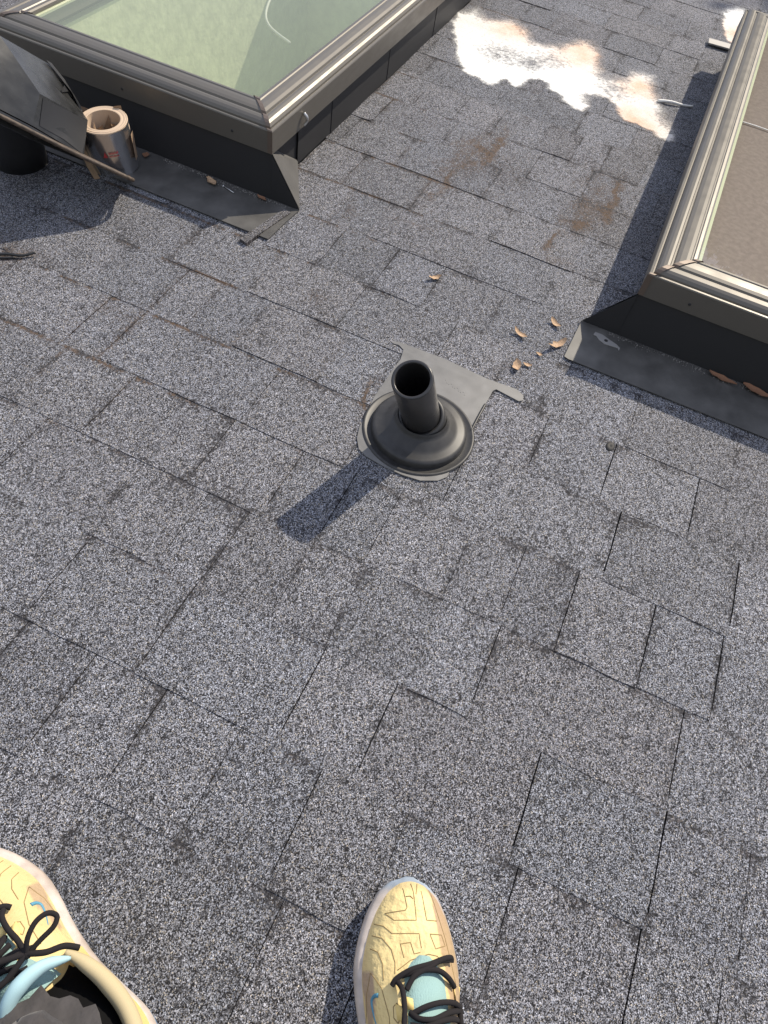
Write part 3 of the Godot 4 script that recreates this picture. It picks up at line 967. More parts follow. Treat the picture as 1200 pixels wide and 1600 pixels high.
func litter() -> void:
	var L := [
		[-0.283, -1.157, 0.021, 0.009, 40, "tan seed husk lying alone on the open shingles uphill of the vent pipe", "husk"],
		[-0.081, -1.094, 0.024, 0.010, 112, "tan husk nearest the flashing plate's upper edge, leftmost of the husks near the right skylight", "husk"],
		[-0.029, -1.163, 0.021, 0.010, 128, "pale husk farthest uphill of the husks near the right skylight's corner", "husk"],
		[-0.010, -1.104, 0.036, 0.011, 32, "long curved tan husk touching the left end of the right skylight's apron", "husk"],
		[-0.060, -1.008, 0.021, 0.011, 165, "notched tan husk lying closest to the right tab of the pipe flashing", "husk"],
		[-0.043, -1.022, 0.013, 0.007, 80, "small brown husk crumb just right of the notched husk by the pipe flashing", "husk"],
		[-0.032, -1.063, 0.010, 0.006, 95, "tiny pale husk crumb midway between the pipe flashing and the right apron", "husk"],
	]
	var n := 0
	for l in L:
		var o := solo("seed_husk", curled_piece(l[2] * 1.3, l[3] * 1.35, 0.22, 70 + n), mats[l[6]], Vector3(l[0], roof_h(l[0], l[1]) + 0.0005, l[1]), Basis(Vector3.UP, deg_to_rad(-l[4])))
		tag(o, l[5], "husk", "dry seed husks scattered on the roof")
		n += 1
	var B := [[0.300, -1.186, 0.055, 0.016, 78, "dark brown rotten leaf at the bend of the right skylight's apron, nearer its left end", "rot"], [0.368, -1.188, 0.060, 0.017, 80, "dark brown rotten leaf at the right picture edge on the right skylight's apron", "rot"],
		[-0.804, -1.178, 0.034, 0.015, 62, "tan oval leaf lying on the left skylight's apron beside a nail", "husk"], [-0.690, -1.188, 0.026, 0.009, 75, "slim brown leaf near the right end of the left skylight's apron", "rot"], [-0.965, -1.180, 0.020, 0.014, 20, "small brown leaf scrap on the left apron right beside the foil tape roll", "rot"]]
	for l in B:
		var o := solo("dry_leaf", curled_piece(l[2], l[3], 0.1, 90 + n), mats[l[6]], Vector3(l[0], 0.0070, l[1]), Basis(Vector3.UP, deg_to_rad(l[4])))
		tag(o, l[5], "leaf", "dry leaves on the skylight aprons")
		n += 1
	# grit lying in the bends of the aprons
	for e in [[-0.93, -0.63, "grey roof grit gathered along the bend of the left skylight's apron"], [0.07, 0.55, "grey roof grit gathered along the bend of the right skylight's apron"]]:
		var st := begin()
		var r := RandomNumberGenerator.new()
		r.seed = 5
		for i in 420:
			var p := Vector3(r.randf_range(e[0], e[1]), 0.0063, -1.197 + absf(r.randfn(0, 0.006)))
			var s := r.randf_range(0.0006, 0.0014)
			var c := r.randf_range(0.05, 0.4)
			var a := p + Vector3(-s, 0, s).rotated(Vector3.UP, r.randf() * 6)
			var b := p + Vector3(s, 0, s * 0.8)
			var d := p + Vector3(0, 0, -s)
			var h := p + Vector3(0, s * 1.5, 0)
			tri(st, a, b, h, Vector3(0, 0.5, 1)); tri(st, b, d, h, Vector3(1, 0.5, -1)); tri(st, d, a, h, Vector3(-1, 0.5, -1))
		var o := solo("roof_grit", done(st), mats["grit"], Vector3.ZERO)
		tag(o, e[2], "", "", "stuff")
	# nail on the left apron
	var st := begin(true)
	tube(st, [Vector3(-0.014, 0.001, 0), Vector3(0.016, 0.0015, 0.001)], 0.0011, 8)
	lathe(st, Vector3(-0.0145, 0.001, 0), Vector3.RIGHT, [Vector2(0.0035, 0), Vector2(0.0035, 0.001), Vector2(0.0001, 0.001)], 10)
	var o := solo("nail", done(st), mats["steel"], Vector3(-0.762, 0.0076, -1.176), Basis(Vector3.UP, -0.25))
	tag(o, "bright loose nail beside the oval leaf on the left skylight's apron", "nail")
	# torn foil scrap stuck on the right apron
	st = begin()
	plate(st, PackedVector2Array([Vector2(-0.026, -0.010), Vector2(-0.012, -0.012), Vector2(0.006, -0.007), Vector2(0.02, -0.004), Vector2(0.030, 0.002), Vector2(0.031, 0.011), Vector2(0.027, 0.005), Vector2(0.014, 0.008), Vector2(0.002, 0.011), Vector2(-0.012, 0.007), Vector2(-0.020, 0.0), Vector2(-0.027, 0.0)]), 0.0, 0.0012)
	o = solo("foil_scrap", done(st), mats["scrap"], Vector3(0.073, 0.0067, -1.168), Basis(Vector3.UP, -0.12))
	tag(o, "torn grey foil scrap stuck near the left end of the right skylight's apron", "scrap")
	st = begin(true)
	lathe(st, Vector3(0, 0.0012, 0), Vector3.UP, [Vector2(0.004, 0), Vector2(0.003, 0.0008), Vector2(0.0001, 0.0008)], 10)
	part("hole", done(st), mats["tar"], o)
	# scraps and sticks
	st = begin(true)
	tube(st, spline([Vector3(-0.048, 0.004, 0.018), Vector3(-0.015, 0.007, 0.006), Vector3(0.018, 0.005, -0.004), Vector3(0.047, 0.004, -0.020)]), 0.0045, 8, 0.0025)
	o = solo("stick", done(st), mats["white"], Vector3(0.014, roof_h(0.014, -2.259), -2.259))
	tag(o, "pale peeled stick at the right tip of the white patch", "stick")
	st = begin()
	box(st, Vector3(-0.045, 0.001, -0.02), Vector3(0.045, 0.005, 0.02))
	o = solo("slat_scrap", done(st), mats["scrap"], Vector3(0.075, 0.008, -2.765), Basis(Vector3.UP, 0.1))
	tag(o, "small flat grey scrap strip against the upper left side of the right skylight", "scrap")
	st = begin(true)
	tube(st, spline([Vector3(-0.03, 0.004, 0.022), Vector3(-0.005, 0.006, 0.004), Vector3(0.018, 0.005, -0.008), Vector3(0.034, 0.007, -0.026)]), 0.0034, 7, 0.002)
	tube(st, spline([Vector3(-0.04, 0.004, 0.03), Vector3(-0.01, 0.003, 0.016), Vector3(0.01, 0.004, 0.002)]), 0.003, 7, 0.0015)
	o = solo("twig", done(st), mats["black"], Vector3(-0.972, roof_h(-0.972, -0.775), -0.775))
	tag(o, "forked black twig on the shingles at the left picture edge", "twig")
	# a cut strip of shingle laid over the left apron's corner
	st = begin()
	var s := {"k": 6, "z0": 0.07, "zl": 0.07, "zu": -0.07, "x0": -0.009, "x1": 0.009, "h": 0.0, "gap": 0.0, "droop": 0.0, "slip": 0.0, "uv": Vector2(0.3, 0.7), "tone": Color(0.62, 0.6, 0.58)}
	piece_mesh(st, s)
	o = solo("shingle_strip", done(st), mats["strip"], Vector3(-0.638, 0.0068, -1.112), Basis(Vector3.UP, -0.16))
	tag(o, "narrow cut strip of dark shingle laid over the right corner of the left apron", "shingle strip")
	# tarred nail hole
	st = begin(true)
	lathe(st, Vector3.ZERO, Vector3.UP, [Vector2(0.011, -0.001), Vector2(0.0085, 0.0022), Vector2(0.004, 0.0030), Vector2(0.0001, 0.0012)], 14)
	o = solo("tar_dab", done(st), mats["tar"], Vector3(0.145, roof_h(0.145, -0.912), -0.912), Basis(Vector3.UP, 0.4).scaled(Vector3(0.8, 1, 1.1)))
	tag(o, "small black dab of tar on the shingles below the right skylight", "tar dab")
	# bracket clip on the left skylight's side
	st = begin(true)
	tube(st, spline([Vector3(0, 0.012, 0.004), Vector3(0.006, 0.004, 0.001), Vector3(0.005, -0.005, -0.001), Vector3(0.001, -0.013, 0.003)]), 0.0038, 8, 0.0024)
	o = solo("sealant_blob", done(st), mats["steel"], Vector3(-0.672, 0.119, -1.335))
	tag(o, "white blob of sealant on the right side of the left skylight's frame", "sealant")

# white and tan patches: thin sheets that follow the shingles
func build_pale_areas() -> void:
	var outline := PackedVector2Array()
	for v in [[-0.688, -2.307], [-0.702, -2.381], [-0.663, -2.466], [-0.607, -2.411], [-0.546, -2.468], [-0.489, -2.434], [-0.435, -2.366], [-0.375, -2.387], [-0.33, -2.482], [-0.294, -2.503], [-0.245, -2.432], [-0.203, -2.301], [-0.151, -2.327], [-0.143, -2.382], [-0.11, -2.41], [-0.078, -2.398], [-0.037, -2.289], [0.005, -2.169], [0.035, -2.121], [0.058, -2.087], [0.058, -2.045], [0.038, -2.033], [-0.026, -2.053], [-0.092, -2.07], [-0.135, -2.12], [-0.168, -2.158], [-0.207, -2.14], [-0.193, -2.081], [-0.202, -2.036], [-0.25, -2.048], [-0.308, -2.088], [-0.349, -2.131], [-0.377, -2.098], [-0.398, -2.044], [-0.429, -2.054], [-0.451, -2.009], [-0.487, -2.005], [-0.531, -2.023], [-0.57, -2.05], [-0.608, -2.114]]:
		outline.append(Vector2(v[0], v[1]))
	pale_sheet(outline, [Vector3(-0.494, -2.21, 0.075), Vector3(-0.36, -2.28, 0.055), Vector3(-0.162, -2.225, 0.06), Vector3(-0.40, -2.20, 0.04)], [Vector3(-0.52, -2.388, 0.08), Vector3(-0.287, -2.396, 0.11), Vector3(-0.094, -2.288, 0.07), Vector3(-0.077, -2.082, 0.09)], "white and tan patch spread over the shingles between the two skylights")
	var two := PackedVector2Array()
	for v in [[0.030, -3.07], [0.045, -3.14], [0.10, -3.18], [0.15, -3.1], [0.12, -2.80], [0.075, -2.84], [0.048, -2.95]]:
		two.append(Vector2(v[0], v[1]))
	pale_sheet(two, [], [Vector3(0.12, -2.9, 0.1)], "small white and tan patch beside the top left corner of the right skylight")

func pale_sheet(outline: PackedVector2Array, thin: Array, tan_at: Array, label: String) -> void:
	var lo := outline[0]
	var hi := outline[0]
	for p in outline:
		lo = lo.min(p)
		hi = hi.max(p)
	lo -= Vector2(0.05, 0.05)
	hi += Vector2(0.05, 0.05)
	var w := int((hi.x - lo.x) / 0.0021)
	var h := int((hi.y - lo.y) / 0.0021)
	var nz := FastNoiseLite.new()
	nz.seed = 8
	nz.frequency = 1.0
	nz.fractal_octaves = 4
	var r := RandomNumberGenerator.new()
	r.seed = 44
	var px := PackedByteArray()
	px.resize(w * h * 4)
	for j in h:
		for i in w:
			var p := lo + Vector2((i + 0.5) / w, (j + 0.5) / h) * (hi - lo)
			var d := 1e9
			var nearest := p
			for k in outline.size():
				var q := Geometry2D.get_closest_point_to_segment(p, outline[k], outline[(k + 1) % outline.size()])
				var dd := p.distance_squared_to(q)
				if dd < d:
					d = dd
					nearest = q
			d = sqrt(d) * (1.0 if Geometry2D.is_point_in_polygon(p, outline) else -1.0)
			var soft_side := smoothstep(-0.3, 0.6, (p.y - nearest.y) / maxf(absf(d), 0.001) * signf(d))
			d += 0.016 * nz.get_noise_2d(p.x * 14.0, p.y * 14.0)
			# the downhill edge is crisp, the uphill one fades out
			var soft := lerpf(0.020, 0.060, soft_side)
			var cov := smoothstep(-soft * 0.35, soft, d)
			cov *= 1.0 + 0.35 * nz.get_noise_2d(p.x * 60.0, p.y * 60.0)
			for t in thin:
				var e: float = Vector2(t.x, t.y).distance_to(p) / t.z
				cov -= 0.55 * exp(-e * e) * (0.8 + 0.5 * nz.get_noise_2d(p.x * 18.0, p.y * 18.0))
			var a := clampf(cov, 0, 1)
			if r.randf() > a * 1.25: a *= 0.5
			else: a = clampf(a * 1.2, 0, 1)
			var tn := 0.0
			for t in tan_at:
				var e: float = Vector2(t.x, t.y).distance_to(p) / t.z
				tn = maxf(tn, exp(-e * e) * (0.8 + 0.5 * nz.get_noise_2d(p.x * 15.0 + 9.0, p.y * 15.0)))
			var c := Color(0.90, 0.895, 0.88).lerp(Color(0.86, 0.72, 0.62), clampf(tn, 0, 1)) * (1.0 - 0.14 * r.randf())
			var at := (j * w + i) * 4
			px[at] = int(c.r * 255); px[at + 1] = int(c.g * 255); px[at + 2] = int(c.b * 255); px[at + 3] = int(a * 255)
	var m := StandardMaterial3D.new()
	m.resource_name = "pale_area"
	m.albedo_texture = ImageTexture.create_from_image(Image.create_from_data(w, h, false, Image.FORMAT_RGBA8, px))
	m.transparency = BaseMaterial3D.TRANSPARENCY_ALPHA
	m.roughness = 0.95
	m.texture_repeat = false
	var st := begin(true)
	var nx := int((hi.x - lo.x) / 0.012)
	var ny := int((hi.y - lo.y) / 0.012)
	for j in ny:
		for i in nx:
			var c := []
			for e in [Vector2(0, 0), Vector2(1, 0), Vector2(1, 1), Vector2(0, 1)]:
				var u: Vector2 = (Vector2(i, j) + e) / Vector2(nx, ny)
				var p: Vector2 = lo + u * (hi - lo)
				c.append([Vector3(p.x, roof_h(p.x, p.y) + 0.0012, p.y), u])
			for k in [0, 1, 2, 0, 2, 3]:
				st.set_uv(c[k][1])
				st.add_vertex(c[k][0])
	var o := solo("pale_patch", done(st), m, Vector3.ZERO)
	tag(o, label, "pale_area")

# ------------------------------------------------------------------ the person: shoes, socks, trousers
const SOLE := [[0.0, -0.012, -0.002], [0.006, -0.027, 0.014], [0.016, -0.037, 0.026], [0.035, -0.046, 0.037], [0.06, -0.052, 0.046], [0.085, -0.054, 0.0515], [0.11, -0.050, 0.0525], [0.14, -0.042, 0.050], [0.18, -0.036, 0.046], [0.22, -0.036, 0.042], [0.255, -0.036, 0.038], [0.278, -0.028, 0.028], [0.292, -0.010, 0.010]]
const TOP := [[0.0, 0.037], [0.008, 0.047], [0.02, 0.054], [0.045, 0.058], [0.07, 0.064], [0.10, 0.077], [0.13, 0.091], [0.155, 0.101], [0.17, 0.098], [0.185, 0.080], [0.21, 0.066], [0.24, 0.062], [0.27, 0.066], [0.287, 0.062], [0.292, 0.05]]

func col(table: Array, k: int) -> Array:
	return table.map(func(e): return Vector2(e[0], e[k]))

func shoe_at(mx: float, s: float, x: float) -> Vector3:  # point on the upper for a length s and a side x
	var a := curve(col(SOLE, 1), s)
	var b := curve(col(SOLE, 2), s)
	var h := curve(col(TOP, 1), s)
	var c := (a + b) * 0.5 + 0.0025
	var w := (b - a) * 0.5 * 0.965
	var u := clampf((x - c) / maxf(w, 0.001), -1, 1)
	var y0 := 0.024
	var y := y0 + (h - y0) * pow(maxf(0.0, 1.0 - pow(absf(u), 2.3)), 0.62)
	return Vector3((c + u * w) * mx, y, s)

func make_shoe(person: Node3D, at: Vector3, fwd: Vector2, mx: float, label: String, bow: bool) -> void:
	var ang := atan2(-fwd.x, -fwd.y)
	var shoe := Node3D.new()
	shoe.name = "shoe"
	shoe.set_meta("label", label)
	shoe.transform = Transform3D(Basis(Vector3.UP, ang), at)
	person.add_child(shoe, true)
	# sole
	var st := begin(true)
	var rings := []
	var S := 34
	var lev := [[0.0, 0.93, 0], [0.004, 0.985, 0], [0.0085, 1.0, 0], [0.0105, 0.985, 1], [0.018, 1.035, 1], [0.026, 1.02, 1], [0.032, 0.95, 1], [0.033, 0.75, 1]]
	for i in S + 1:
		var s := 0.292 * (0.5 - 0.5 * cos(PI * i / S))
		var a := curve(col(SOLE, 1), s)
		var b := curve(col(SOLE, 2), s)
		var c := (a + b) * 0.5
		var w := (b - a) * 0.5
		var lift := 0.010 * pow(clampf(1.0 - s / 0.07, 0, 1), 2.0)
		var tall := 1.0 + 0.25 * smoothstep(0.12, 0.26, s)
		var ring := []
		for l in lev: ring.append([Vector3((c + w * l[1]) * mx, l[0] * tall + lift, s), l[2]])
		for k in lev.size():
			var l: Array = lev[lev.size() - 1 - k]
			ring.append([Vector3((c - w * l[1]) * mx, l[0] * tall + lift, s), l[2]])
		rings.append(ring)
	var blue := Color(0.10, 0.27, 0.50)
	var pale := Color(0.62, 0.55, 0.50)
	for i in S:
		for j in rings[0].size():
			var k: int = (j + 1) % rings[0].size()
			var q := [rings[i][j], rings[i][k], rings[i + 1][k], rings[i + 1][j]]
			var mid: Vector3 = (q[0][0] + q[1][0] + q[2][0] + q[3][0]) * 0.25
			var o := mid - Vector3(0, 0.017, mid.z)
			if j == lev.size() - 1 or j == rings[0].size() - 1: o = Vector3(0, 1 if j == lev.size() - 1 else -1, 0)
			for t in [[0, 1, 2], [0, 2, 3]]:
				var v := [q[t[0]], q[t[1]], q[t[2]]]
				if (v[1][0] - v[0][0]).cross(v[2][0] - v[0][0]).dot(o) > 0: v = [v[0], v[2], v[1]]
				for e in v:
					var grub := smoothstep(-0.1, 0.4, wobble.get_noise_3d(e[0].x * 260, e[0].y * 260, e[0].z * 260))
					var top_c := pale.lerp(Color(0.40, 0.31, 0.24), 0.55 * grub)
					if e[0].z < 0.02: top_c = top_c.lerp(Color(0.25, 0.36, 0.48), 0.75 * smoothstep(0.02, 0.008, e[0].z))
					st.set_color(blue if e[1] == 0 else top_c)
					st.add_vertex(e[0])
	part("sole", done(st), mats["sole"], shoe)
	# upper, coloured by its panels: yellow overlay, tan mesh sides
	st = begin(true)
	var N := 76
	var K := 60
	var yellow := Color(0.70, 0.555, 0.26)
	var grid := []
	for i in N + 1:
		var s := 0.003 + 0.288 * i / N
		var line := []
		var a := curve(col(SOLE, 1), s)
		var b := curve(col(SOLE, 2), s)
		for j in K + 1:
			var u := -cos(PI * j / K)
			var x := (a + b) * 0.5 + 0.0025 + u * (b - a) * 0.4825
			var p := shoe_at(mx, s, x)
			var c := yellow
			var edge := curve([Vector2(0, 0.009), Vector2(0.02, 0.0165), Vector2(0.045, 0.023), Vector2(0.08, 0.0315), Vector2(0.11, 0.0365), Vector2(0.3, 0.046)], s)
			if x > edge: c = Color(0.36, 0.25, 0.15)
			var lo := curve([Vector2(0.086, 0.0), Vector2(0.1, 0.004), Vector2(0.14, 0.0055), Vector2(0.16, 0.001), Vector2(0.17, -0.01)], s)
			if s > 0.088 and s < 0.168 and x < -0.0445 + lo + 0.004 and x > a + 0.006: c = Color(0.40, 0.29, 0.20)
			if s < 0.012: c = c.lerp(Color(0.3, 0.24, 0.14), 0.4)
			var g := wobble.get_noise_3d(p.x * 500, p.y * 500, s * 500)
			var dirt := smoothstep(0.0, 0.45, wobble.get_noise_3d(p.x * 150 + 40, 3, s * 150))
			dirt += 0.7 * smoothstep(0.75, 1.0, absf(u)) + 0.6 * smoothstep(0.03, 0.0, s)
			c = c.lerp(Color(0.38, 0.27, 0.13), 0.42 * clampf(dirt, 0.0, 1.0)) * (1.0 + 0.06 * g)
			line.append([p, c])
		grid.append(line)
	for i in N:
		for j in K:
			var q := [grid[i][j], grid[i][j + 1], grid[i + 1][j + 1], grid[i + 1][j]]
			for t in [[0, 1, 2], [0, 2, 3]]:
				var v := [q[t[0]], q[t[1]], q[t[2]]]
				var mid: Vector3 = (v[0][0] + v[1][0] + v[2][0]) / 3.0
				if (v[1][0] - v[0][0]).cross(v[2][0] - v[0][0]).dot(mid - Vector3(0, 0.01, 0.12)) > 0: v = [v[0], v[2], v[1]]
				for e in v:
					st.set_color(e[1])
					st.add_vertex(e[0])
	part("upper", done(st), mats["upper"], shoe)
	# stitched overlay lines
	var on := func(p: Array, lift: float) -> Vector3:
		var s: float = (p[1] - 105) * 0.000154
		var x: float = (p[0] - 552) * 0.000154
		return shoe_at(mx, maxf(s, 0.004), x) + Vector3(0, lift, 0)
	st = begin(true)
	for line in [[[460, 185], [490, 300], [480, 318], [350, 345], [410, 382], [555, 370], [530, 200], [515, 150]], [[480, 235], [510, 230], [528, 245]], [[560, 145], [548, 215]], [[585, 190], [625, 362], [700, 358]], [[290, 410], [345, 420], [400, 460], [575, 445], [592, 525]],
			[[650, 440], [735, 435], [762, 495], [690, 520], [650, 442]], [[480, 590], [455, 515], [520, 500], [545, 562], [585, 550]], [[280, 478], [340, 490], [400, 550], [425, 620], [425, 680]], [[275, 553], [320, 570], [350, 630], [360, 720]], [[640, 150], [700, 300], [760, 440], [800, 560], [840, 700]],
			[[440, 660], [520, 600], [640, 555], [700, 560], [760, 610]], [[285, 685], [350, 760], [400, 900], [420, 1050]], [[285, 685], [275, 800], [300, 1000]], [[420, 850], [440, 830], [470, 860], [450, 930], [425, 905], [420, 850]]]:
		var pts := []
		for i in line.size() - 1:
			for k in 5:
				var t := k / 5.0
				pts.append(on.call([lerpf(line[i][0], line[i + 1][0], t), lerpf(line[i][1], line[i + 1][1], t)], 0.0001))
		pts.append(on.call(line[-1], 0.0001))
		tube(st, pts, 0.00045, 5)
	part("stitching", done(st), mats["stitch"], shoe)
	# the little blue check on the inner side panel
	st = begin(true)
	var ck := []
	for p in [[336, 800], [316, 806], [305, 830], [312, 870], [326, 915], [346, 968]]: ck.append(on.call(p, 0.0))
	tube(st, spline(ck, 5), 0.0021, 7, 0.0005)
	part("check_mark", done(st), mats["blue"], shoe)
	# tongue
	st = begin(true)
	grid = []
	for i in 17:
		var s := 0.071 + 0.108 * i / 16.0
		var cx := 0.009 + 0.006 * smoothstep(0.08, 0.14, s) - 0.008 * smoothstep(0.14, 0.178, s)
		var hw := 0.0205 * sqrt(clampf((s - 0.0695) / 0.02, 0, 1)) + 0.003 * smoothstep(0.1, 0.17, s)
		var line := []
		for j in 11:
			var u := -1.0 + 0.2 * j
			var p := shoe_at(mx, s, cx + u * hw)
			p.y += 0.0045 * (1.0 - pow(absf(u), 4.0)) + 0.012 * smoothstep(0.16, 0.18, s)
			line.append(p)
		grid.append(line)
	for i in 16:
		for j in 10: quad(st, grid[i][j], grid[i][j + 1], grid[i + 1][j + 1], grid[i + 1][j], Vector3.UP)
	part("tongue", done(st), mats["tongue"], shoe)
	# lace stays: yellow webbing loops beside the tongue
	for e in [[475, 790, 530, 860], [815, 700, 890, 800], [430, 835, 480, 920], [880, 880, 930, 1000], [490, 960, 530, 1060]]:
		st = begin(true)
		var a: Vector3 = on.call([e[0], e[1]], 0.0035)
		var b: Vector3 = on.call([e[2], e[1] + 10], 0.0035)
		var c: Vector3 = on.call([e[2] + 8, e[3]], 0.003)
		var d: Vector3 = on.call([e[0] + 14, e[3] - 8], 0.003)
		quad(st, a, b, c, d, Vector3.UP)
		var dn := Vector3(0, -0.004, 0)
		quad(st, a, b, b + dn, a + dn, Vector3.FORWARD); quad(st, c, d, d + dn, c + dn, Vector3.BACK); quad(st, a, d, d + dn, a + dn, Vector3.LEFT * mx); quad(st, b, c, c + dn, b + dn, Vector3.RIGHT * mx)
		part("lace_stay", done(st), mats["yellow"], shoe)
	# laces
	for line in [[[405, 745], [430, 705], [520, 650], [640, 610], [740, 570], [795, 560], [800, 585]], [[790, 572], [700, 590], [640, 625], [540, 680], [490, 760]], [[460, 690], [560, 655], [680, 640], [760, 670], [815, 715]],
			[[515, 880], [600, 835], [700, 805], [800, 800], [875, 820]], [[510, 870], [560, 895], [650, 890], [760, 850], [870, 835]], [[515, 930], [600, 930], [700, 895], [800, 880], [925, 895]], [[880, 830], [870, 900], [890, 960], [925, 1000]],
			[[500, 1000], [590, 970], [700, 945], [800, 955], [900, 1000], [985, 1060]], [[440, 1050], [520, 1010], [620, 985], [740, 930]], [[560, 1060], [640, 1010], [740, 985], [850, 1010], [960, 1062]], [[430, 715], [462, 760], [475, 850], [475, 950], [490, 1060]], [[520, 1120], [640, 1080], [780, 1060], [900, 1110]]]:
		st = begin(true)
		var pts := []
		for i in line.size():
			var t: float = float(i) / (line.size() - 1)
			pts.append(on.call(line[i], 0.0055 + 0.0045 * sin(PI * t)))
		tube(st, spline(pts, 7), 0.0026, 8)
		part("lace", done(st), mats["lace"], shoe)
	if bow:
		var kn := Vector3(-0.014 * mx, 0.126, 0.152)
		st = begin(true)
		tube(st, spline([kn, kn + Vector3(-0.009 * mx, 0.008, -0.006), kn + Vector3(-0.021 * mx, 0.010, -0.010), kn + Vector3(-0.031 * mx, 0.008, -0.008), kn + Vector3(-0.034 * mx, 0.004, -0.001), kn + Vector3(-0.027 * mx, 0.003, 0.003), kn + Vector3(-0.014 * mx, 0.002, 0.002), kn + Vector3(0, -0.001, 0.001)], 7), 0.0023, 8)
		tube(st, spline([kn, kn + Vector3(-0.010 * mx, 0.0, 0.012), kn + Vector3(-0.022 * mx, -0.004, 0.020), kn + Vector3(-0.028 * mx, -0.010, 0.030)], 7), 0.0026, 8)
		tube(st, spline([kn, kn + Vector3(0.018 * mx, 0.004, -0.012), kn + Vector3(0.034 * mx, 0.0, -0.02), kn + Vector3(0.045 * mx, -0.006, -0.01), kn + Vector3(0.026 * mx, -0.002, 0.002), kn], 7), 0.0026, 8)
		lathe(st, kn + Vector3(0, -0.006, 0), Vector3.UP, [Vector2(0.0001, 0.001), Vector2(0.0045, 0.003), Vector2(0.0045, 0.007), Vector2(0.0001, 0.009)], 10)
		part("lace_bow", done(st), mats["lace"], shoe)
	# padded tongue top and collar
	st = begin(true)
	tube_r(st, spline([Vector3(-0.032 * mx, 0.112, 0.181), Vector3(-0.016 * mx, 0.124, 0.170), Vector3(0.004 * mx, 0.128, 0.167), Vector3(0.022 * mx, 0.122, 0.171), Vector3(0.035 * mx, 0.110, 0.182)], 6), [0.002, 0.0065, 0.0085, 0.0095, 0.0085, 0.0065, 0.002], 14, 0.75)
	part("tongue_top", done(st), mats["tongue_top"], shoe)
	st = begin(true)
	tube_r(st, spline([Vector3(-0.031 * mx, 0.103, 0.172), Vector3(-0.035 * mx, 0.098, 0.190), Vector3(-0.036 * mx, 0.090, 0.215), Vector3(-0.032 * mx, 0.087, 0.245), Vector3(-0.021 * mx, 0.096, 0.270), Vector3(0.003 * mx, 0.104, 0.281), Vector3(0.025 * mx, 0.096, 0.270), Vector3(0.038 * mx, 0.087, 0.245), Vector3(0.043 * mx, 0.090, 0.215), Vector3(0.041 * mx, 0.100, 0.190), Vector3(0.036 * mx, 0.105, 0.175)], 6), [0.003, 0.0075, 0.009, 0.009, 0.009, 0.009, 0.009, 0.009, 0.0075, 0.003], 12, 0.85)
	part("collar", done(st), mats["lining"], shoe)
	# heel and ankle walls between the collar and the sole
	st = begin(true)
	var rim := spline([Vector3(-0.034, 0.101, 0.166), Vector3(-0.038, 0.098, 0.190), Vector3(-0.039, 0.091, 0.215), Vector3(-0.035, 0.089, 0.246), Vector3(-0.0225, 0.097, 0.272), Vector3(0.003, 0.105, 0.284), Vector3(0.0265, 0.097, 0.272), Vector3(0.041, 0.089, 0.246), Vector3(0.046, 0.091, 0.215), Vector3(0.044, 0.100, 0.190), Vector3(0.039, 0.104, 0.166)], 5)
	var prev := []
	for i in rim.size():
		var p: Vector3 = rim[i]
		var t := float(i) / (rim.size() - 1)
		var e := clampf(p.z, 0.0, 0.289)
		var foot_x: float = curve(col(SOLE, 1 if t < 0.5 else 2), e) * 0.97
		if absf(t - 0.5) < 0.06: foot_x = p.x
		var strip := []
		for k in 5:
			var q := k / 4.0
			strip.append(Vector3(lerpf(p.x, foot_x, q * q * 0.6 + q * 0.4) * mx, lerpf(p.y, 0.028, q), lerpf(p.z, e, q)))
		if i > 0:
			for k in 4: quad(st, prev[k], prev[k + 1], strip[k + 1], strip[k], (prev[k] + strip[k]) * 0.5 - Vector3(0.003 * mx, 0.05, 0.225))
		prev = strip
	part("quarter", done(st), mats["yellow"], shoe)

func leg_ring(c: Vector3, r: float, sd: float, fold: float, n := 56) -> Array:
	var a := []
	for i in n:
		var t := TAU * i / n
		var rr := r * (1.0 + fold * wobble.get_noise_3d(cos(t) * 32 + sd, c.y * 420, sin(t) * 32))
		a.append(c + Vector3(cos(t) * rr, 0.006 * fold * sin(t * 3 + sd) * 4.0, sin(t) * rr))
	return a

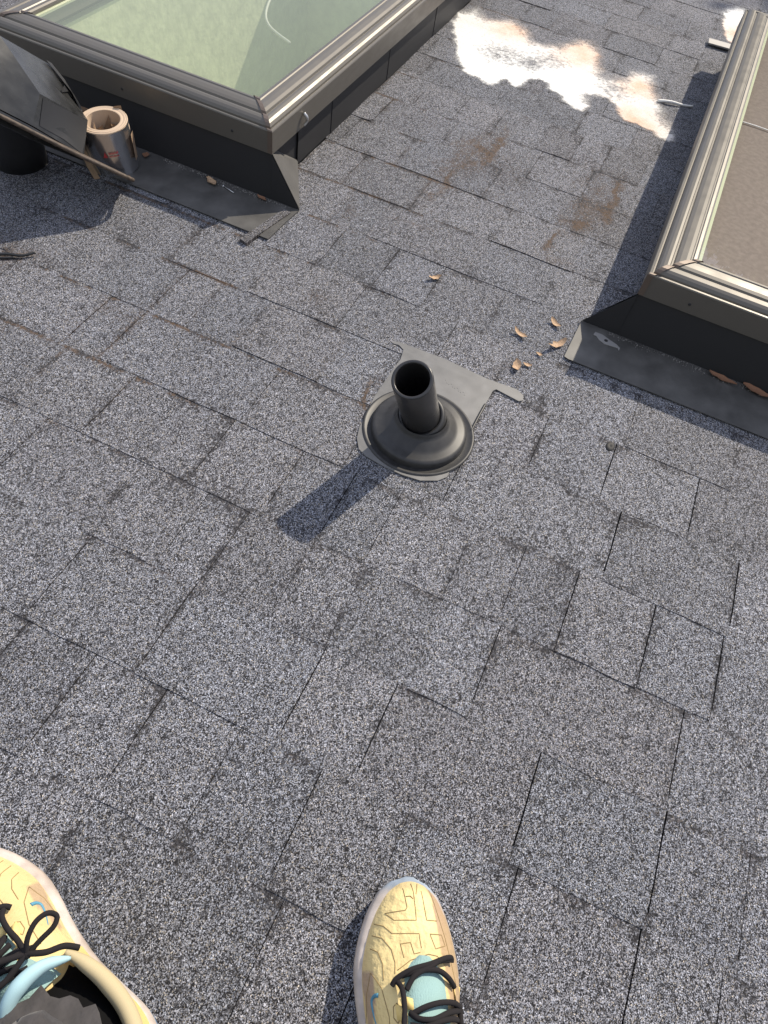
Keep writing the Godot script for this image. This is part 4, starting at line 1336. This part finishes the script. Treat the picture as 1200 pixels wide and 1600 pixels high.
func build_person() -> void:
	var person := thing("person", Vector3(0.03, 0.0, 0.12))
	var o := Vector3(0.03, 0.0, 0.12)
	tag(person, "person standing on the roof in dirty yellow running shoes, black socks and dark trousers", "person")
	var rf := Vector2(-0.33, -0.944).normalized()
	var lf := Vector2(-0.978, -0.208).normalized()
	var right_toe := Vector3(0.089, 0.006, -0.150)
	var left_toe := Vector3(-0.357, 0.006, 0.045)
	make_shoe(person, right_toe - o, rf, 1.0, "right running shoe, yellow with a teal tongue, pointing uphill", false)
	make_shoe(person, left_toe - o, lf, -1.0, "left running shoe turned outward, its black lace bow showing", true)
	var plumb := Vector3(0, cos(deg_to_rad(PITCH)), sin(deg_to_rad(PITCH)))
	var ankles := []
	for e in [[right_toe, rf], [left_toe, lf]]:
		var back := Vector3(-e[1].x, 0, -e[1].y)
		ankles.append(e[0] - o + back * 0.232)
	var hips := [Vector3(0.13, 0.0, 0.12) + plumb * 0.80 - Vector3(0.02, 0, 0), Vector3(-0.11, 0, 0.12) + plumb * 0.80]
	for k in 2:
		var st := begin(true)
		var rings := []
		var fw: Vector2 = [rf, lf][k]
		var along := Vector3(fw.x, 0, fw.y)
		var across := Vector3(-fw.y, 0, fw.x)
		for i in 9:
			var t := i / 8.0
			var c: Vector3 = ankles[k] + Vector3(0, 0.068, 0.032 * smoothstep(0.0, 0.35, t)) + plumb * 0.17 * t
			var ring := []
			for j in 112:
				var a := TAU * j / 112.0
				var front := 0.074 if cos(a) > 0 else 0.052
				var rib := 1.0 + 0.022 * absf(sin(a * 28.0))
				ring.append(c + (along * cos(a) * lerpf(front, 0.042, minf(1.0, t * 2.8)) + across * sin(a) * 0.034) * rib)
			rings.append(ring)
		loft(st, rings, true, true)
		part("sock", done(st), mats["sock"], person)
	# trousers: one skin from both hems to the waist, meshed as two legs that run into one pelvis
	var st := begin(true)
	for k in 2:
		var rings := []
		var a: Vector3 = ankles[k] + plumb * 0.128 + Vector3([rf, lf][k].x, 0, [rf, lf][k].y) * 0.012
		var knee: Vector3 = a.lerp(hips[k], 0.5) + Vector3(0, -0.02, -0.02)
		for i in 40:
			var t := pow(i / 39.0, 1.8)
			var c: Vector3 = a.lerp(knee, t * 2.0) if t < 0.5 else knee.lerp(hips[k], t * 2.0 - 1.0)
			var r := lerpf(0.064, 0.072, t * 2.0) if t < 0.5 else lerpf(0.072, 0.098, t * 2.0 - 1.0)
			r *= 1.0 + 0.10 * sin(t * 130.0 + k) * exp(-t * 7.0)
			rings.append(leg_ring(c, r, 11.0 + k * 5.0, 0.34 * exp(-t * 9.0) + 0.07))
		# hem turned in
		var hem := []
		for p in rings[0]: hem.append(p.lerp(a, 0.22) + plumb * 0.012)
		rings.push_front(hem)
		var w: Vector3 = (hips[0] + hips[1]) * 0.5
		var last := []
		for p in rings[-1]: last.append(p + plumb * 0.16 + (w - hips[k]) * 0.35)
		rings.append(last)
		loft(st, rings, false, true)
	part("trousers", done(st), mats["trousers"], person)

# ------------------------------------------------------------------ tree uphill of the roof
func build_tree(crown_roof: Vector3, rad: Vector3, leaves: int) -> void:
	var c: Vector3 = RF * crown_roof
	var root := Node3D.new()
	root.name = numbered("tree")
	root.position = Vector3(c.x, 0, c.z)
	add_child(root, true)
	tag(root, "leafy tree beyond the top of the roof, mirrored in the right skylight", "tree")
	var st := begin(true)
	tube(st, spline([Vector3(0, -0.1, 0), Vector3(0.1, c.y * 0.3, 0.05), Vector3(-0.05, c.y * 0.6, 0), Vector3(0, c.y + rad.y * 0.5, 0)], 5), 0.17, 12, 0.04)
	part("trunk", done(st), mats["bark"], root)
	var r := RandomNumberGenerator.new()
	r.seed = 77
	var clumps := []
	for i in 44:
		var d := Vector3(r.randfn(), r.randfn() * 0.8, r.randfn()).normalized() * pow(r.randf(), 0.4)
		clumps.append(Vector3(0, c.y, 0) + d * rad)
	st = begin(true)
	for q in clumps:
		tube(st, spline([Vector3(0, c.y * r.randf_range(0.6, 0.95), 0), q.lerp(Vector3(0, c.y, 0), 0.45) + Vector3(0, -0.15, 0), q], 4), 0.035, 6, 0.008)
	part("limbs", done(st), mats["bark"], root)
	var leaf := SurfaceTool.new()
	leaf.begin(Mesh.PRIMITIVE_TRIANGLES)
	var a := Vector3(0, 0, -0.06)
	var b := Vector3(0.028, 0.008, 0)
	var e := Vector3(0, 0, 0.06)
	var f := Vector3(-0.028, 0.008, 0)
	tri(leaf, a, b, e, Vector3.UP)
	tri(leaf, a, e, f, Vector3.UP)
	leaf.generate_normals()
	var mm := MultiMesh.new()
	mm.transform_format = MultiMesh.TRANSFORM_3D
	mm.mesh = leaf.commit()
	mm.instance_count = leaves
	for i in leaves:
		var q: Vector3 = clumps[r.randi() % clumps.size()]
		var p: Vector3 = q + Vector3(r.randfn(), r.randfn() * 0.7, r.randfn()) * 0.22
		mm.set_instance_transform(i, Transform3D(Basis.from_euler(Vector3(r.randf() * TAU, r.randf() * TAU, r.randf() * TAU)).scaled(Vector3.ONE * r.randf_range(0.8, 1.5)), p))
	var mi := MultiMeshInstance3D.new()
	mi.name = "crown"
	mi.multimesh = mm
	mi.material_override = mats["leaf"]
	root.add_child(mi, true)
	mi.set_meta("kind", "stuff")

# ------------------------------------------------------------------
func _ready() -> void:
	rng.seed = 9
	wobble.seed = 4
	wobble.frequency = 0.05
	wobble.fractal_octaves = 3
	RF = Transform3D(Basis(Vector3.RIGHT, deg_to_rad(PITCH)), Vector3(0, 4.2, 0))
	# camera: 0.88 m off the roof, looking up the slope and down
	cam_roof = Transform3D(Basis(Vector3(0.90478, 0.12899, -0.40588), -Vector3(0.40459, -0.55793, 0.72459), -Vector3(-0.13299, -0.81981, -0.55699)).orthonormalized(), Vector3(0, 0.88, 0))
	var cam := Camera3D.new()
	cam.name = "Camera"
	cam.transform = RF * cam_roof
	cam.fov = 72.06
	cam.near = 0.02
	cam.far = 900.0
	add_child(cam)
	cam.current = true
	# sky and sun
	var sky := ProceduralSkyMaterial.new()
	sky.sky_top_color = Color(0.66, 0.69, 0.77)
	sky.sky_horizon_color = Color(0.84, 0.86, 0.88)
	sky.sky_curve = 0.12
	sky.ground_bottom_color = Color(0.30, 0.29, 0.26)
	sky.ground_horizon_color = Color(0.55, 0.55, 0.52)
	sky.sky_energy_multiplier = 1.15
	var env := Environment.new()
	env.background_mode = Environment.BG_SKY
	env.sky = Sky.new()
	env.sky.sky_material = sky
	env.tonemap_mode = Environment.TONE_MAPPER_LINEAR
	env.tonemap_exposure = 1.29
	env.sdfgi_enabled = true
	env.ssao_enabled = true
	env.ssil_enabled = true
	var we := WorldEnvironment.new()
	we.name = "Surroundings"
	we.environment = env
	add_child(we)
	var sun := DirectionalLight3D.new()
	sun.name = "Sun"
	sun.light_energy = 1.5
	sun.light_color = Color(1.0, 0.955, 0.88)
	sun.light_angular_distance = 0.7
	sun.shadow_enabled = true
	var to_sun: Vector3 = RF.basis * Vector3(0.43, 1.0, -1.12).normalized()
	sun.transform = Transform3D(Basis.looking_at(-to_sun, Vector3.UP), Vector3(0, 12, 0))
	add_child(sun)
	# the large structure
	make_materials()
	mats["grit"] = plain_mat("grit", lin(0.22, 0.21, 0.2), 0.9)
	mats["scrap"] = plain_mat("scrap", lin(0.30, 0.29, 0.28), 0.5, 0.4)
	var strip: StandardMaterial3D = mats["shingle"].duplicate()
	strip.detail_enabled = false
	mats["strip"] = strip
	plain_mat("tongue_top", lin(0.33, 0.50, 0.54), 0.9)
	var ground := MeshInstance3D.new()
	ground.name = "ground"
	var pm := PlaneMesh.new()
	pm.size = Vector2(800, 800)
	ground.mesh = pm
	ground.material_override = mats["ground"]
	add_child(ground)
	ground.set_meta("kind", "structure")
	ground.set_meta("label", "grassy ground far below the roof")
	build_roof()
	make_skylight([-1.365, -0.675, -2.655, -1.204], "left skylight with dark metal frame, clear pane and pale green light well below", 0.07, 0.066, false)
	make_skylight([0.089, 0.779, -2.655, -1.204], "right skylight with metal frame and a drawn brown blind under its pane", 0.074, 0.07, true)
	# objects
	build_pipe()
	build_loose_vent()
	build_tape()
	build_person()
	# small things
	build_pale_areas()
	litter()
	build_tree(Vector3(0.9, 2.6, -8.5), Vector3(2.2, 1.1, 1.35), 60000)
